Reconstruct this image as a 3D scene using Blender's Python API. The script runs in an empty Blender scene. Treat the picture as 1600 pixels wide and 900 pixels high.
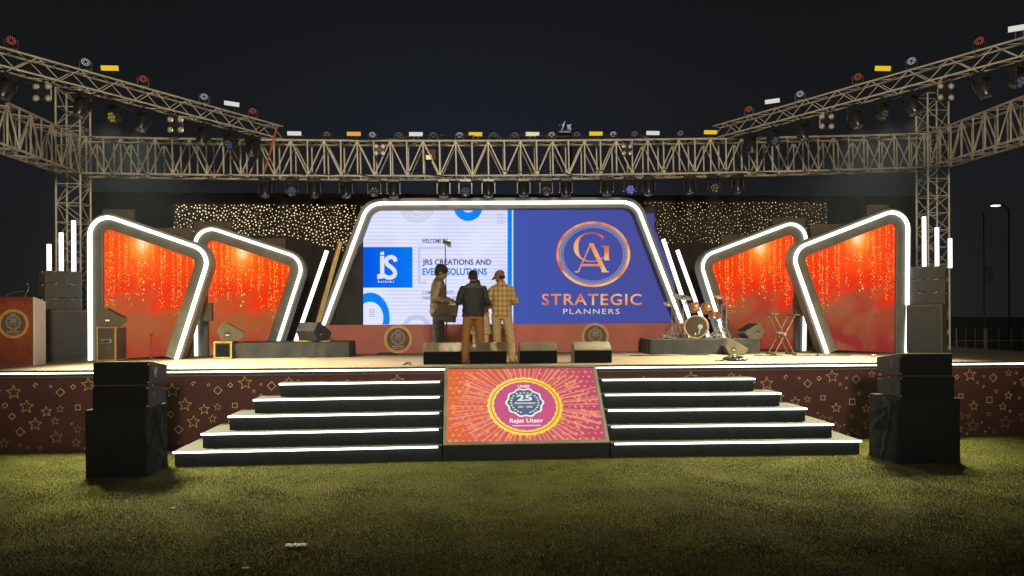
import bpy, bmesh, math, random
import numpy as np
from mathutils import Matrix, Vector
random.seed(7)
C = bpy.context.scene
COL = C.collection
R = math.radians

def S(r, g, b):
    return tuple(((c/255)/12.92 if c/255 <= .04045 else ((c/255+.055)/1.055)**2.4) for c in (r, g, b))

# ------------------------------------------------------------------ camera
FPX, YH, YAW, ROLL = 1155.0, 487.1, .065, .005
CAM = Vector((-.995, -13.052, 2.356))
Fv = Vector((math.sin(YAW), math.cos(YAW), 0))
_r = Vector((math.cos(YAW), -math.sin(YAW), 0)); _u = Vector((0, 0, 1))
Rv = math.cos(ROLL)*_r - math.sin(ROLL)*_u
Uv = math.cos(ROLL)*_u + math.sin(ROLL)*_r
cd = bpy.data.cameras.new('camera'); cam = bpy.data.objects.new('camera', cd); COL.objects.link(cam)
cd.sensor_width = 36; cd.lens = FPX/1600*36; cd.shift_y = (YH-450)/1600; cd.clip_end = 2000
m = Matrix.Identity(4)
for i in range(3):
    m[i][0] = Rv[i]; m[i][1] = Uv[i]; m[i][2] = -Fv[i]; m[i][3] = CAM[i]
cam.matrix_world = m
C.camera = cam

# ------------------------------------------------------------------ night sky, moon, exposure
W = bpy.data.worlds.new('World'); C.world = W; W.use_nodes = True
nt = W.node_tree; nt.nodes.clear()
wo = nt.nodes.new('ShaderNodeOutputWorld'); bg = nt.nodes.new('ShaderNodeBackground')
tc = nt.nodes.new('ShaderNodeTexCoord'); sx = nt.nodes.new('ShaderNodeSeparateXYZ'); rp = nt.nodes.new('ShaderNodeValToRGB')
nt.links.new(tc.outputs['Generated'], sx.inputs[0]); nt.links.new(sx.outputs['Z'], rp.inputs[0])
e = rp.color_ramp.elements
e[0].position = 0; e[0].color = (*S(27, 27, 26), 1)
e[1].position = .45; e[1].color = (*S(15, 15, 16), 1)
x_ = e.new(.16); x_.color = (*S(24, 26, 29), 1)
ab = nt.nodes.new('ShaderNodeMath'); ab.operation = 'ABSOLUTE'; nt.links.new(sx.outputs['X'], ab.inputs[0])
gx_ = nt.nodes.new('ShaderNodeMapRange'); gx_.interpolation_type = 'SMOOTHSTEP'; gx_.inputs[1].default_value = .42; gx_.inputs[2].default_value = .02; nt.links.new(ab.outputs[0], gx_.inputs[0])
gz_ = nt.nodes.new('ShaderNodeMapRange'); gz_.interpolation_type = 'SMOOTHSTEP'; gz_.inputs[1].default_value = .48; gz_.inputs[2].default_value = .12; nt.links.new(sx.outputs['Z'], gz_.inputs[0])
gm_ = nt.nodes.new('ShaderNodeMath'); gm_.operation = 'MULTIPLY'; nt.links.new(gx_.outputs[0], gm_.inputs[0]); nt.links.new(gz_.outputs[0], gm_.inputs[1])
sk_ = nt.nodes.new('ShaderNodeMix'); sk_.data_type = 'RGBA'; nt.links.new(gm_.outputs[0], sk_.inputs[0]); nt.links.new(rp.outputs[0], sk_.inputs[6]); sk_.inputs[7].default_value = (*S(27, 32, 40), 1)  # blue glow of lit haze above the arch, painted into the sky
nt.links.new(sk_.outputs[2], bg.inputs[0]); nt.links.new(bg.outputs[0], wo.inputs[0])
bg.inputs[1].default_value = 1.0
sd = bpy.data.lights.new('moon', 'SUN'); sd.energy = .045; sd.angle = R(12); sd.color = (1, .80, .52)
so = bpy.data.objects.new('moon', sd); COL.objects.link(so); so.rotation_euler = (R(52), 0, R(8))
fd = bpy.data.lights.new('front_of_house_lamp', 'SPOT'); fd.energy = 16500; fd.color = (1, .82, .55); fd.spot_size = R(30); fd.spot_blend = .6; fd.shadow_soft_size = 1.6
fo = bpy.data.objects.new('front_of_house_lamp', fd); COL.objects.link(fo); fo.location = (-.5, -24, 8.5); fo.scale = (2.15, 1, 1)
fo.rotation_euler = (Vector((0, 4, 4.1))-fo.location).to_track_quat('-Z', 'Y').to_euler()
C.view_settings.view_transform = 'Standard'; C.view_settings.look = 'None'
C.view_settings.exposure = 0; C.view_settings.gamma = 1
C.render.engine = 'CYCLES'
C.cycles.use_denoising = True
C.cycles.max_bounces = 6; C.cycles.diffuse_bounces = 3; C.cycles.glossy_bounces = 3
C.cycles.sample_clamp_indirect = 4
C.cycles.caustics_reflective = False; C.cycles.caustics_refractive = False

def proj(P):
    d = Vector(P) - CAM; z = d.dot(Fv)
    return 800+FPX*d.dot(Rv)/z, YH-FPX*d.dot(Uv)/z
def at(px, py, Y):
    d = Fv + (px-800)/FPX*Rv + (YH-py)/FPX*Uv
    return CAM + d*((Y-CAM.y)/d.y)
def atz(px, py, Z):
    d = Fv + (px-800)/FPX*Rv + (YH-py)/FPX*Uv
    return CAM + d*((Z-CAM.z)/d.z)
SZ = 1.4                                         # stage floor height
def on_stage(px, Y, z=SZ):                       # x on the stage at pixel column px
    py = 550
    for _ in range(4):
        p = at(px, py, Y); py = proj((p.x, Y, z))[1]
    return Vector((p.x, Y, z))

# ------------------------------------------------------------------ materials
MATS = {}
def nodes(name):
    m = bpy.data.materials.new(name); m.use_nodes = True
    n = m.node_tree
    b = n.nodes.get('Principled BSDF')
    return m, n, b
def mat(name, col, rough=.6, metal=0, var=.25, scale=6, bump=0, bscale=60, spec=.5, coat=0):
    """a painted / woven / cast surface with uneven colour, uneven gloss and a little relief"""
    if name in MATS: return MATS[name]
    m, n, b = nodes(name)
    L = n.links.new
    t = n.nodes.new('ShaderNodeTexCoord')
    no = n.nodes.new('ShaderNodeTexNoise'); no.inputs['Scale'].default_value = scale; no.inputs['Detail'].default_value = 6
    L(t.outputs['Object'], no.inputs['Vector'])
    r = n.nodes.new('ShaderNodeValToRGB')
    r.color_ramp.elements[0].position = .3; r.color_ramp.elements[1].position = .72
    r.color_ramp.elements[0].color = (*[c*(1-var) for c in col], 1)
    r.color_ramp.elements[1].color = (*[min(1, c*(1+var)) for c in col], 1)
    L(no.outputs['Fac'], r.inputs[0]); L(r.outputs[0], b.inputs['Base Color'])
    mr = n.nodes.new('ShaderNodeMapRange'); mr.inputs[3].default_value = max(.05, rough-.12); mr.inputs[4].default_value = min(1, rough+.12)
    L(no.outputs['Fac'], mr.inputs[0]); L(mr.outputs[0], b.inputs['Roughness'])
    b.inputs['Metallic'].default_value = metal
    b.inputs['Specular IOR Level'].default_value = spec
    if coat: b.inputs['Coat Weight'].default_value = coat
    if bump:
        n2 = n.nodes.new('ShaderNodeTexNoise'); n2.inputs['Scale'].default_value = bscale; n2.inputs['Detail'].default_value = 4
        L(t.outputs['Object'], n2.inputs['Vector'])
        bu = n.nodes.new('ShaderNodeBump'); bu.inputs['Strength'].default_value = bump; bu.inputs['Distance'].default_value = .02
        L(n2.outputs['Fac'], bu.inputs['Height']); L(bu.outputs[0], b.inputs['Normal'])
    MATS[name] = m
    return m
def emit(name, col, strength=1.0, col2=None, axis='X', noise=0, nscale=2):
    """a light-giving surface; col2 runs a gradient across the object (screens), noise mottles it"""
    if name in MATS: return MATS[name]
    m, n, b = nodes(name); L = n.links.new
    n.nodes.remove(b)
    o = n.nodes.get('Material Output'); em = n.nodes.new('ShaderNodeEmission')
    em.inputs[1].default_value = strength; em.inputs[0].default_value = (*col, 1)
    if col2:
        t = n.nodes.new('ShaderNodeTexCoord'); r = n.nodes.new('ShaderNodeValToRGB')
        r.color_ramp.elements[0].color = (*col, 1); r.color_ramp.elements[1].color = (*col2, 1)
        if noise:
            no = n.nodes.new('ShaderNodeTexNoise'); no.inputs['Scale'].default_value = nscale
            L(t.outputs['Object'], no.inputs['Vector']); L(no.outputs['Fac'], r.inputs[0])
            r.color_ramp.elements[0].position = .38; r.color_ramp.elements[1].position = .62
        else:
            s = n.nodes.new('ShaderNodeSeparateXYZ'); L(t.outputs['Generated'], s.inputs[0]); L(s.outputs[axis], r.inputs[0])
        L(r.outputs[0], em.inputs[0])
    L(em.outputs[0], o.inputs[0])
    MATS[name] = m
    return m

M = {}
M['alu'] = mat('truss_aluminium', (.60, .57, .50), .45, .15, .2, 9)
M['steel'] = mat('chromed_steel', (.62, .60, .56), .28, .8, .15, 9)
M['blackmetal'] = mat('black_metal', (.03, .031, .034), .3, .3, .3, 12)
M['blackcab'] = mat('black_cabinet_paint', (.013, .014, .016), .62, 0, .35, 5, .25, 180, .3)
M['sidecab'] = mat('worn_cabinet_side', (.022, .0225, .023), .6, 0, .4, 4, .25, 160, .25)
M['grille'] = mat('speaker_grille', (.005, .006, .008), .85, 0, .35, 30, .4, 260, .12)
M['cloth'] = mat('black_cloth', (.007, .0085, .011), .85, 0, .35, 3, .35, 30, .15)
M['cloth2'] = mat('charcoal_cloth', (.045, .046, .05), .88, 0, .3, 2, .35, 18, .3)
M['backdrop'] = mat('backdrop_cloth', (.012, .0115, .011), .95, 0, .3, 1.2, .2, 8, .1)
M['tolex'] = mat('brown_tolex', (.085, .068, .045), .6, 0, .3, 6, .3, 120)
M['tan'] = mat('monitor_top_paint', (.10, .08, .05), .5, 0, .3, 5, .2, 90)
M['riser'] = mat('step_riser_black', (.012, .0175, .020), .65, 0, .3, 4, .2, 50, .2)
M['tread'] = mat('step_tread_grey', (.020, .0205, .020), .75, 0, .3, 5, .3, 60)
M['frame'] = mat('portal_grey', (.135, .135, .118), .45, 0, .18, 3, .1, 40)
M['brass'] = mat('brass_edge', (.62, .44, .14), .4, .4, .2, 8)
M['white'] = mat('white_laminate', (.72, .68, .68), .5, 0, .06, 4)
M['led'] = emit('led_white', (.95, 1, .90), 3.2)
M['ledthin'] = emit('led_white_strip', (1, .98, .93), 8)
M['tubeled'] = emit('tube_white', (.95, .98, 1), 2.4)
M['bulb'] = emit('warm_bulb', S(255, 226, 178), 1.6)

# ------------------------------------------------------------------ mesh building
class MB:
    def __init__(s): s.v = []; s.f = []; s.m = []
    def add(s, vs, fs, m=0, T=None):
        o = len(s.v)
        s.v += [tuple(T @ Vector(v)) if T is not None else tuple(v) for v in vs]
        s.f += [tuple(i+o for i in f) for f in fs]; s.m += [m]*len(fs); return s
    def box(s, x0, x1, y0, y1, z0, z1, m=0, T=None):
        v = [(x, y, z) for z in (z0, z1) for y in (y0, y1) for x in (x0, x1)]
        return s.add(v, [(0, 2, 3, 1), (4, 5, 7, 6), (0, 1, 5, 4), (2, 6, 7, 3), (0, 4, 6, 2), (1, 3, 7, 5)], m, T)
    def loftpoly(s, a, b, m=0, T=None, caps=True):
        n = len(a); fs = [(i, (i+1) % n, n+(i+1) % n, n+i) for i in range(n)]
        if caps: fs += [tuple(reversed(range(n))), tuple(range(n, 2*n))]
        return s.add(list(a)+list(b), fs, m, T)
    def prism_x(s, yz, x0, x1, m=0, T=None):       # profile in (y,z) run along x
        return s.loftpoly([(x0, y, z) for y, z in yz], [(x1, y, z) for y, z in yz], m, T)
    def prism_y(s, xz, y0, y1, m=0, T=None):
        return s.loftpoly([(x, y0, z) for x, z in xz], [(x, y1, z) for x, z in xz], m, T)
    def tube(s, pts, r, n=6, m=0, T=None, ry=None, side=None):
        pts = [Vector(p) for p in pts]; k = len(pts)
        rs = r if isinstance(r, (list, tuple)) else [r]*k
        rys = ry if isinstance(ry, (list, tuple)) else ([ry]*k if ry else rs)
        vs = []; ref = Vector(side) if side else None
        for i, p in enumerate(pts):
            t = (pts[min(i+1, k-1)]-pts[max(i-1, 0)]).normalized()
            a = ref if ref else (Vector((0, 0, 1)) if abs(t.z) < .9 else Vector((1, 0, 0)))
            a = (a - t*a.dot(t)).normalized(); b = t.cross(a)
            if not ref: ref = a
            for j in range(n):
                w = 2*math.pi*j/n
                vs.append(p + a*math.cos(w)*rs[i] + b*math.sin(w)*rys[i])
        fs = [(i*n+j, i*n+(j+1) % n, (i+1)*n+(j+1) % n, (i+1)*n+j) for i in range(k-1) for j in range(n)]
        fs += [tuple(reversed(range(n))), tuple(range((k-1)*n, k*n))]
        return s.add(vs, fs, m, T)
    def lathe(s, prof, n=24, m=0, T=None, ring=False):          # prof = [(radius, height)] about local z
        k = len(prof); vs = [(r*math.cos(2*math.pi*j/n), r*math.sin(2*math.pi*j/n), h) for r, h in prof for j in range(n)]
        fs = [(i*n+j, i*n+(j+1) % n, (i+1)*n+(j+1) % n, (i+1)*n+j) for i in range(k-1) for j in range(n)]
        if ring: fs += [((k-1)*n+j, (k-1)*n+(j+1) % n, (j+1) % n, j) for j in range(n)]
        else: fs += [tuple(reversed(range(n))), tuple(range((k-1)*n, k*n))]
        return s.add(vs, fs, m, T)
    def ball(s, c, rx, ry=None, rz=None, n=14, m=0, T=None):
        ry = ry or rx; rz = rz or rx; k = n//2; vs = []; c = Vector(c)
        for i in range(1, k):
            a = math.pi*i/k
            for j in range(n):
                w = 2*math.pi*j/n
                vs.append(c+Vector((rx*math.sin(a)*math.cos(w), ry*math.sin(a)*math.sin(w), rz*math.cos(a))))
        fs = [(i*n+j, (i+1)*n+j, (i+1)*n+(j+1) % n, i*n+(j+1) % n) for i in range(k-2) for j in range(n)]
        top = len(vs); vs += [c+Vector((0, 0, rz)), c-Vector((0, 0, rz))]
        fs += [(top, j, (j+1) % n) for j in range(n)]+[(top+1, (k-2)*n+(j+1) % n, (k-2)*n+j) for j in range(n)]
        return s.add(vs, fs, m, T)
    def sheet(s, pts, m=0, T=None): return s.add(pts, [tuple(range(len(pts)))], m, T)
    def build(s, name, mats, parent=None, smooth=0, bevel=0, local=False):
        me = bpy.data.meshes.new(name)
        off = Vector((0, 0, 0)); q = parent
        if not local:
            while q is not None: off += q.location; q = q.parent
        me.from_pydata([tuple(Vector(v)-off) for v in s.v], [], s.f)
        for mm in (mats if isinstance(mats, (list, tuple)) else [mats]): me.materials.append(mm)
        me.polygons.foreach_set('material_index', s.m)
        if smooth:
            me.polygons.foreach_set('use_smooth', [True]*len(s.f)); me.set_sharp_from_angle(angle=R(smooth))
        me.update()
        o = bpy.data.objects.new(name, me); COL.objects.link(o)
        if parent: o.parent = parent
        if bevel:
            b = o.modifiers.new('bevel', 'BEVEL'); b.width = bevel; b.segments = 2; b.limit_method = 'ANGLE'; b.angle_limit = R(40)
        return o

def tag(o, label=None, cat=None, group=None, kind=None):
    if label: o['label'] = label
    if cat: o['category'] = cat
    if group: o['group'] = group
    if kind: o['kind'] = kind
    return o
def thing(name, label, cat, loc=(0, 0, 0), group=None):
    o = bpy.data.objects.new(name, None); COL.objects.link(o); o.location = loc
    o.empty_display_size = .2
    return tag(o, label, cat, group)
def copy_tree(o, parent=None):
    c = o.copy(); COL.objects.link(c)
    if parent is not None: c.parent = parent
    for ch in list(o.children):
        if ch.type == 'MESH': copy_tree(ch, c)
    return c
def lookT(loc, fwd, up=(0, 0, 1)):
    """matrix whose local -y runs along fwd"""
    f = Vector(fwd).normalized(); x = f.cross(Vector(up)).normalized()*-1
    y = -f; z = x.cross(y)
    mm = Matrix.Identity(4)
    for i in range(3): mm[i][0] = x[i]; mm[i][1] = y[i]; mm[i][2] = z[i]; mm[i][3] = loc[i]
    return mm
ORD = ['first', 'second', 'third', 'fourth', 'fifth', 'sixth', 'seventh', 'eighth', 'ninth', 'tenth', 'eleventh', 'twelfth',
       'thirteenth', 'fourteenth', 'fifteenth', 'sixteenth', 'seventeenth', 'eighteenth', 'nineteenth', 'twentieth']

_txt = {}
def text2d(body, bold=0, shear=0, space=1):
    k = (body, bold, shear, space)
    if k not in _txt:
        cu = bpy.data.curves.new('t', 'FONT'); cu.body = body; cu.offset = bold; cu.shear = shear; cu.space_character = space
        cu.resolution_u = 3
        o = bpy.data.objects.new('t', cu); COL.objects.link(o)
        dg = bpy.context.evaluated_depsgraph_get(); me = o.evaluated_get(dg).to_mesh()
        v = [(p.co.x, p.co.y) for p in me.vertices]; f = [tuple(p.vertices) for p in me.polygons]
        o.evaluated_get(dg).to_mesh_clear(); bpy.data.objects.remove(o); bpy.data.curves.remove(cu)
        xs = [p[0] for p in v]; ys = [p[1] for p in v]; x0, x1, y0, y1 = min(xs), max(xs), min(ys), max(ys)
        _txt[k] = ([((x-x0)/(x1-x0), (y-y0)/(y1-y0)) for x, y in v], f)
    return _txt[k]
class Art:
    """flat artwork on a sheet; T(u, v, layer) gives the point in space"""
    def __init__(s, T): s.T = T; s.b = MB()
    def poly(s, pts, m, layer=1): s.b.add([s.T(u, v, layer) for u, v in pts], [tuple(range(len(pts)))], m)
    def rect(s, u0, u1, v0, v1, m, layer=1): s.poly([(u0, v0), (u1, v0), (u1, v1), (u0, v1)], m, layer)
    def ring(s, cu, cv, ru, rv, ru2, rv2, m, layer=1, n=48, a0=0, a1=2*math.pi, wob=0, k=0, clip=None):
        P = []
        for i in range(n+1):
            a = a0+(a1-a0)*i/n; w = 1+wob*math.cos(k*a)
            P.append(((cu+ru*w*math.cos(a), cv+rv*w*math.sin(a)), (cu+ru2*math.cos(a), cv+rv2*math.sin(a))))
        for i in range(n):
            q = [P[i][0], P[i+1][0], P[i+1][1], P[i][1]]
            if clip: q = cliprect(q, *clip)
            if len(q) > 2: s.poly(q, m, layer)
    def disc(s, cu, cv, ru, rv, m, layer=1, n=40, wob=0, k=0):
        s.poly([(cu+ru*(1+wob*math.cos(k*a))*math.cos(a), cv+rv*(1+wob*math.cos(k*a))*math.sin(a)) for a in [2*math.pi*i/n for i in range(n)]], m, layer)
    def line(s, pts, w, m, layer=1):
        for a, b in zip(pts, pts[1:]):
            d = Vector((b[0]-a[0], b[1]-a[1])); 
            if d.length < 1e-6: continue
            n_ = Vector((-d.y, d.x)).normalized()*w/2; t = d.normalized()*w*.15
            s.poly([(a[0]-t.x+n_.x, a[1]-t.y+n_.y), (a[0]-t.x-n_.x, a[1]-t.y-n_.y), (b[0]+t.x-n_.x, b[1]+t.y-n_.y), (b[0]+t.x+n_.x, b[1]+t.y+n_.y)], m, layer)
    def text(s, body, u0, u1, v0, v1, m, layer=1, **kw):
        v, f = text2d(body, **kw)
        s.b.add([s.T(u0+(u1-u0)*x, v0+(v1-v0)*y, layer) for x, y in v], f, m)
    def star(s, cu, cv, r, w, m, layer=1, rot=0):
        o = []; i_ = []
        for k in range(10):
            a = math.pi/2+rot+k*math.pi/5; q = r if k % 2 == 0 else r*.45
            o.append((cu+q*math.cos(a), cv+q*math.sin(a))); i_.append((cu+(q-w*(1.7 if k % 2 == 0 else .8))*math.cos(a), cv+(q-w*(1.7 if k % 2 == 0 else .8))*math.sin(a)))
        for k in range(10):
            j = (k+1) % 10; s.poly([o[k], o[j], i_[j], i_[k]], m, layer)
    def square(s, cu, cv, r, w, m, layer=1, rot=0, gap=False):
        o = [(cu+r*math.cos(rot+k*math.pi/2), cv+r*math.sin(rot+k*math.pi/2)) for k in range(4)]
        i_ = [(cu+(r-1.4*w)*math.cos(rot+k*math.pi/2), cv+(r-1.4*w)*math.sin(rot+k*math.pi/2)) for k in range(4)]
        for k in range(3 if gap else 4):
            j = (k+1) % 4; s.poly([o[k], o[j], i_[j], i_[k]], m, layer)
def cliprect(q, x0, x1, y0, y1):
    for ax, lim, sg in ((0, x0, 1), (0, x1, -1), (1, y0, 1), (1, y1, -1)):
        out = []
        for i in range(len(q)):
            a, b = q[i], q[(i+1) % len(q)]; da, db = sg*(a[ax]-lim), sg*(b[ax]-lim)
            if da >= 0: out.append(a)
            if da*db < 0:
                t = da/(da-db); out.append((a[0]+(b[0]-a[0])*t, a[1]+(b[1]-a[1])*t))
        q = out
        if not q: return []
    return q
def inside(p, poly):
    c = False
    for i in range(len(poly)):
        a, b = poly[i], poly[i-1]
        if (a[1] > p[1]) != (b[1] > p[1]) and p[0] < (b[0]-a[0])*(p[1]-a[1])/(b[1]-a[1])+a[0]: c = not c
    return c
def rounded(pts, r, n=10):
    """open polyline in 2D with its inner corners rounded; returns points and left normals"""
    P = [Vector(p) for p in pts]; out = [P[0]]
    for i in range(1, len(P)-1):
        a = (P[i-1]-P[i]).normalized(); b = (P[i+1]-P[i]).normalized()
        ang = a.angle(b); d = r/math.tan(ang/2); c = P[i]+(a+b).normalized()*(r/math.sin(ang/2))
        p0 = P[i]+a*d-c; p1 = P[i]+b*d-c; w = p0.angle_signed(p1)
        for k in range(n+1):
            th = -w*k/n; out.append(c+Vector((p0.x*math.cos(th)-p0.y*math.sin(th), p0.x*math.sin(th)+p0.y*math.cos(th))))
    out.append(P[-1]); N = []
    for i in range(len(out)):
        t = (out[min(i+1, len(out)-1)]-out[max(i-1, 0)]).normalized(); N.append(Vector((-t.y, t.x)))
    return out, N
def band(mb, path, N, a, b, y0, y1, m=0):
    """solid strip along a path between offsets a and b, from y0 (front) to y1 (back)"""
    n = len(path); vs = []
    for p, q in zip(path, N):
        A = p+q*a; B = p+q*b
        vs += [(A.x, y0, A.y), (B.x, y0, B.y), (B.x, y1, B.y), (A.x, y1, A.y)]
    fs = []
    for i in range(n-1):
        for k in range(4): fs.append((4*i+k, 4*i+(k+1) % 4, 4*i+4+(k+1) % 4, 4*i+4+k))
    fs += [(0, 1, 2, 3), tuple(4*(n-1)+k for k in (3, 2, 1, 0))]
    mb.add(vs, fs, m)

# ------------------------------------------------------------------ ground and grass
def lawn_material():
    m_, n, b = nodes('lawn_turf'); L = n.links.new
    t = n.nodes.new('ShaderNodeTexCoord')
    a = n.nodes.new('ShaderNodeTexNoise'); a.inputs['Scale'].default_value = .9; a.inputs['Detail'].default_value = 8
    c = n.nodes.new('ShaderNodeTexNoise'); c.inputs['Scale'].default_value = 45; c.inputs['Detail'].default_value = 5
    L(t.outputs['Object'], a.inputs['Vector']); L(t.outputs['Object'], c.inputs['Vector'])
    mx = n.nodes.new('ShaderNodeMath'); mx.operation = 'ADD'; L(a.outputs['Fac'], mx.inputs[0]); L(c.outputs['Fac'], mx.inputs[1])
    r = n.nodes.new('ShaderNodeValToRGB'); e = r.color_ramp.elements
    e[0].position = .75; e[0].color = (.020, .022, .006, 1); e[1].position = 1.25; e[1].color = (.07, .068, .014, 1)
    h = n.nodes.new('ShaderNodeMath'); h.operation = 'MULTIPLY'; h.inputs[1].default_value = 1
    L(mx.outputs[0], r.inputs[0]); L(r.outputs[0], b.inputs['Base Color'])
    e[0].position = .35; e[1].position = .65
    hf = n.nodes.new('ShaderNodeMath'); hf.operation = 'MULTIPLY'; hf.inputs[1].default_value = .5
    L(mx.outputs[0], hf.inputs[0]); L(hf.outputs[0], r.inputs[0])
    bu = n.nodes.new('ShaderNodeBump'); bu.inputs['Strength'].default_value = .8; bu.inputs['Distance'].default_value = .03
    L(c.outputs['Fac'], bu.inputs['Height']); L(bu.outputs[0], b.inputs['Normal'])
    b.inputs['Roughness'].default_value = .95; b.inputs['Specular IOR Level'].default_value = .1
    return m_
g = MB()
g.box(-160, 160, -60, 220, -.4, 0)
tag(g.build('lawn', lawn_material()), kind='structure')

def blade_material():
    m_, n, b = nodes('grass_blade'); L = n.links.new
    t = n.nodes.new('ShaderNodeTexCoord')
    a = n.nodes.new('ShaderNodeTexNoise'); a.inputs['Scale'].default_value = 1.3; a.inputs['Detail'].default_value = 7
    L(t.outputs['Object'], a.inputs['Vector'])
    g_ = n.nodes.new('ShaderNodeNewGeometry')
    ad = n.nodes.new('ShaderNodeMath'); ad.operation = 'MULTIPLY_ADD'; ad.inputs[1].default_value = .5; 
    L(g_.outputs['Random Per Island'], ad.inputs[0]); L(a.outputs['Fac'], ad.inputs[2])
    r = n.nodes.new('ShaderNodeValToRGB'); e = r.color_ramp.elements
    e[0].position = .45; e[0].color = (.032, .044, .006, 1); e[1].position = 1; e[1].color = (.18, .165, .026, 1)
    k = e.new(.75); k.color = (.070, .094, .010, 1)
    big = n.nodes.new('ShaderNodeTexNoise'); big.inputs['Scale'].default_value = .55; big.inputs['Detail'].default_value = 5; big.inputs['Roughness'].default_value = .62; L(t.outputs['Object'], big.inputs['Vector'])
    br = n.nodes.new('ShaderNodeMapRange'); br.inputs[1].default_value = .47; br.inputs[2].default_value = .66; br.inputs[4].default_value = .8; L(big.outputs['Fac'], br.inputs[0])
    dry = n.nodes.new('ShaderNodeMix'); dry.data_type = 'RGBA'; L(br.outputs[0], dry.inputs[0]); L(r.outputs[0], dry.inputs[6]); dry.inputs[7].default_value = (.115, .088, .026, 1)
    dk = n.nodes.new('ShaderNodeTexNoise'); dk.inputs['Scale'].default_value = 3.2; dk.inputs['Detail'].default_value = 6; L(t.outputs['Object'], dk.inputs['Vector'])
    dr = n.nodes.new('ShaderNodeMapRange'); dr.inputs[1].default_value = .35; dr.inputs[2].default_value = .6; dr.inputs[3].default_value = .5; dr.inputs[4].default_value = 1.15; L(dk.outputs['Fac'], dr.inputs[0])
    hv_ = n.nodes.new('ShaderNodeHueSaturation'); L(dr.outputs[0], hv_.inputs['Value']); L(dry.outputs[2], hv_.inputs['Color'])
    L(ad.outputs[0], r.inputs[0]); L(hv_.outputs[0], b.inputs['Base Color'])
    b.inputs['Roughness'].default_value = .7; b.inputs['Specular IOR Level'].default_value = .25
    return m_
def grass():
    rng = np.random.default_rng(3)
    N1 = 760000
    y = -8.2 + 8.4*rng.random(N1)**1.15
    x = -1 + (rng.random(N1)*2-1)*np.clip((y+13.3)*.78+.8, 3, 11)
    keep = np.ones(N1, bool)
    keep &= ~((np.abs(x) < 5.5) & (y > -1.36+np.maximum(0, (np.abs(x)-4.1))*.0))
    keep &= (y < -.01)
    x, y = x[keep], y[keep]; n = len(x)
    clump = .75+.5*np.sin(x*2.3+np.sin(y*1.7)*2)*np.sin(y*3.1+np.cos(x*1.9)*2)*.6
    h = (.010+.016*rng.random(n))*np.clip(clump, .5, 1.4); w = .0020+.0024*rng.random(n)
    a = rng.random(n)*2*np.pi; lean = rng.random(n)*.9; la = rng.random(n)*2*np.pi
    ca, sa = np.cos(a)*w, np.sin(a)*w
    v = np.empty((n, 3, 3), np.float32)
    v[:, 0] = np.stack([x-ca, y-sa, np.zeros(n)], 1); v[:, 1] = np.stack([x+ca, y+sa, np.zeros(n)], 1)
    v[:, 2] = np.stack([x+np.cos(la)*lean*h, y+np.sin(la)*lean*h, h], 1)
    me = bpy.data.meshes.new('grass')
    me.vertices.add(3*n); me.vertices.foreach_set('co', v.ravel())
    me.loops.add(3*n); me.loops.foreach_set('vertex_index', np.arange(3*n, dtype=np.int32))
    me.polygons.add(n); me.polygons.foreach_set('loop_start', np.arange(0, 3*n, 3, dtype=np.int32))
    me.update(calc_edges=True); me.materials.append(blade_material())
    o = bpy.data.objects.new('grass', me); COL.objects.link(o)
    tag(o, 'short yellow green turf grass in front of the stage', 'grass', kind='stuff')
grass()

# ------------------------------------------------------------------ stage
M['deck'] = mat('stage_carpet', (.165, .128, .09), .85, 0, .24, 1.1, .25, 60)
M['fascia'] = mat('maroon_print', (.072, .016, .017), .7, 0, .3, .8, .5, 5)
M['goldprint'] = mat('gold_print', (.85, .62, .26), .5, 0, .25, 6)
M['goldprint2'] = mat('dull_gold_print', (.50, .33, .15), .55, 0, .25, 6)
st = thing('stage', 'wide raised event stage with maroon star print front and white light edge', 'stage', (0, 0, 0))
b = MB(); b.box(-11.6, 11.6, 0, 6.4, 1.27, SZ)
b.build('deck', M['deck'], st, bevel=.006)
b = MB(); b.box(-11.58, 11.58, -.012, -.002, 1.385-.09, SZ-.006)
b.build('edge_trim', M['blackmetal'], st)
b = MB(); b.box(-11.6, 11.6, -.032, -.013, 1.340, 1.360)
b.build('edge_light', M['ledthin'], st)
A = Art(lambda u, v, l: (u, .018-.003*l, v))
A.b.box(-11.6, 11.6, .018, .06, 0, 1.268, 0)
rng = random.Random(11); placed = []
# the print repeats every 2.62 m, as on the cloth
tile = []
for k in range(60):
    r = rng.choice([.13, .12, .10, .085, .075, .07, .05, .045, .035, .03, .022])
    if k < 8: r = .125
    for _ in range(30):
        u, v = rng.uniform(0, 2.62), rng.uniform(.05+r, 1.24-r*.6)
        if r < .06 and rng.random() < .5: v = rng.uniform(.05, .5)
        if all(min(abs(u-a), 2.62-abs(u-a))**2+(v-c)**2 > ((r+q)*1.12)**2 for a, c, q in tile):
            tile.append((u, v, r)); break
kinds = [rng.random() for _ in tile]; rots = [rng.uniform(-.12, .12) for _ in tile]
for rep in range(-5, 5):
    for (u, v, r), kd, ro in zip(tile, kinds, rots):
        uu = rep*2.62+u+.35
        if abs(uu) > 11.4 or abs(uu) < 1.5: continue
        mi = 1 if v > .42 or kd > .8 else 2
        if kd < .66: A.star(uu, v, r, .011 if r > .08 else .007, mi, 1, ro)
        else: A.square(uu, v, r*.62, .009, mi, 1, .78 if kd < .72 else ro, kd > .9)
A.b.build('fascia', [M['fascia'], M['goldprint'], M['goldprint2']], st)

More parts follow.
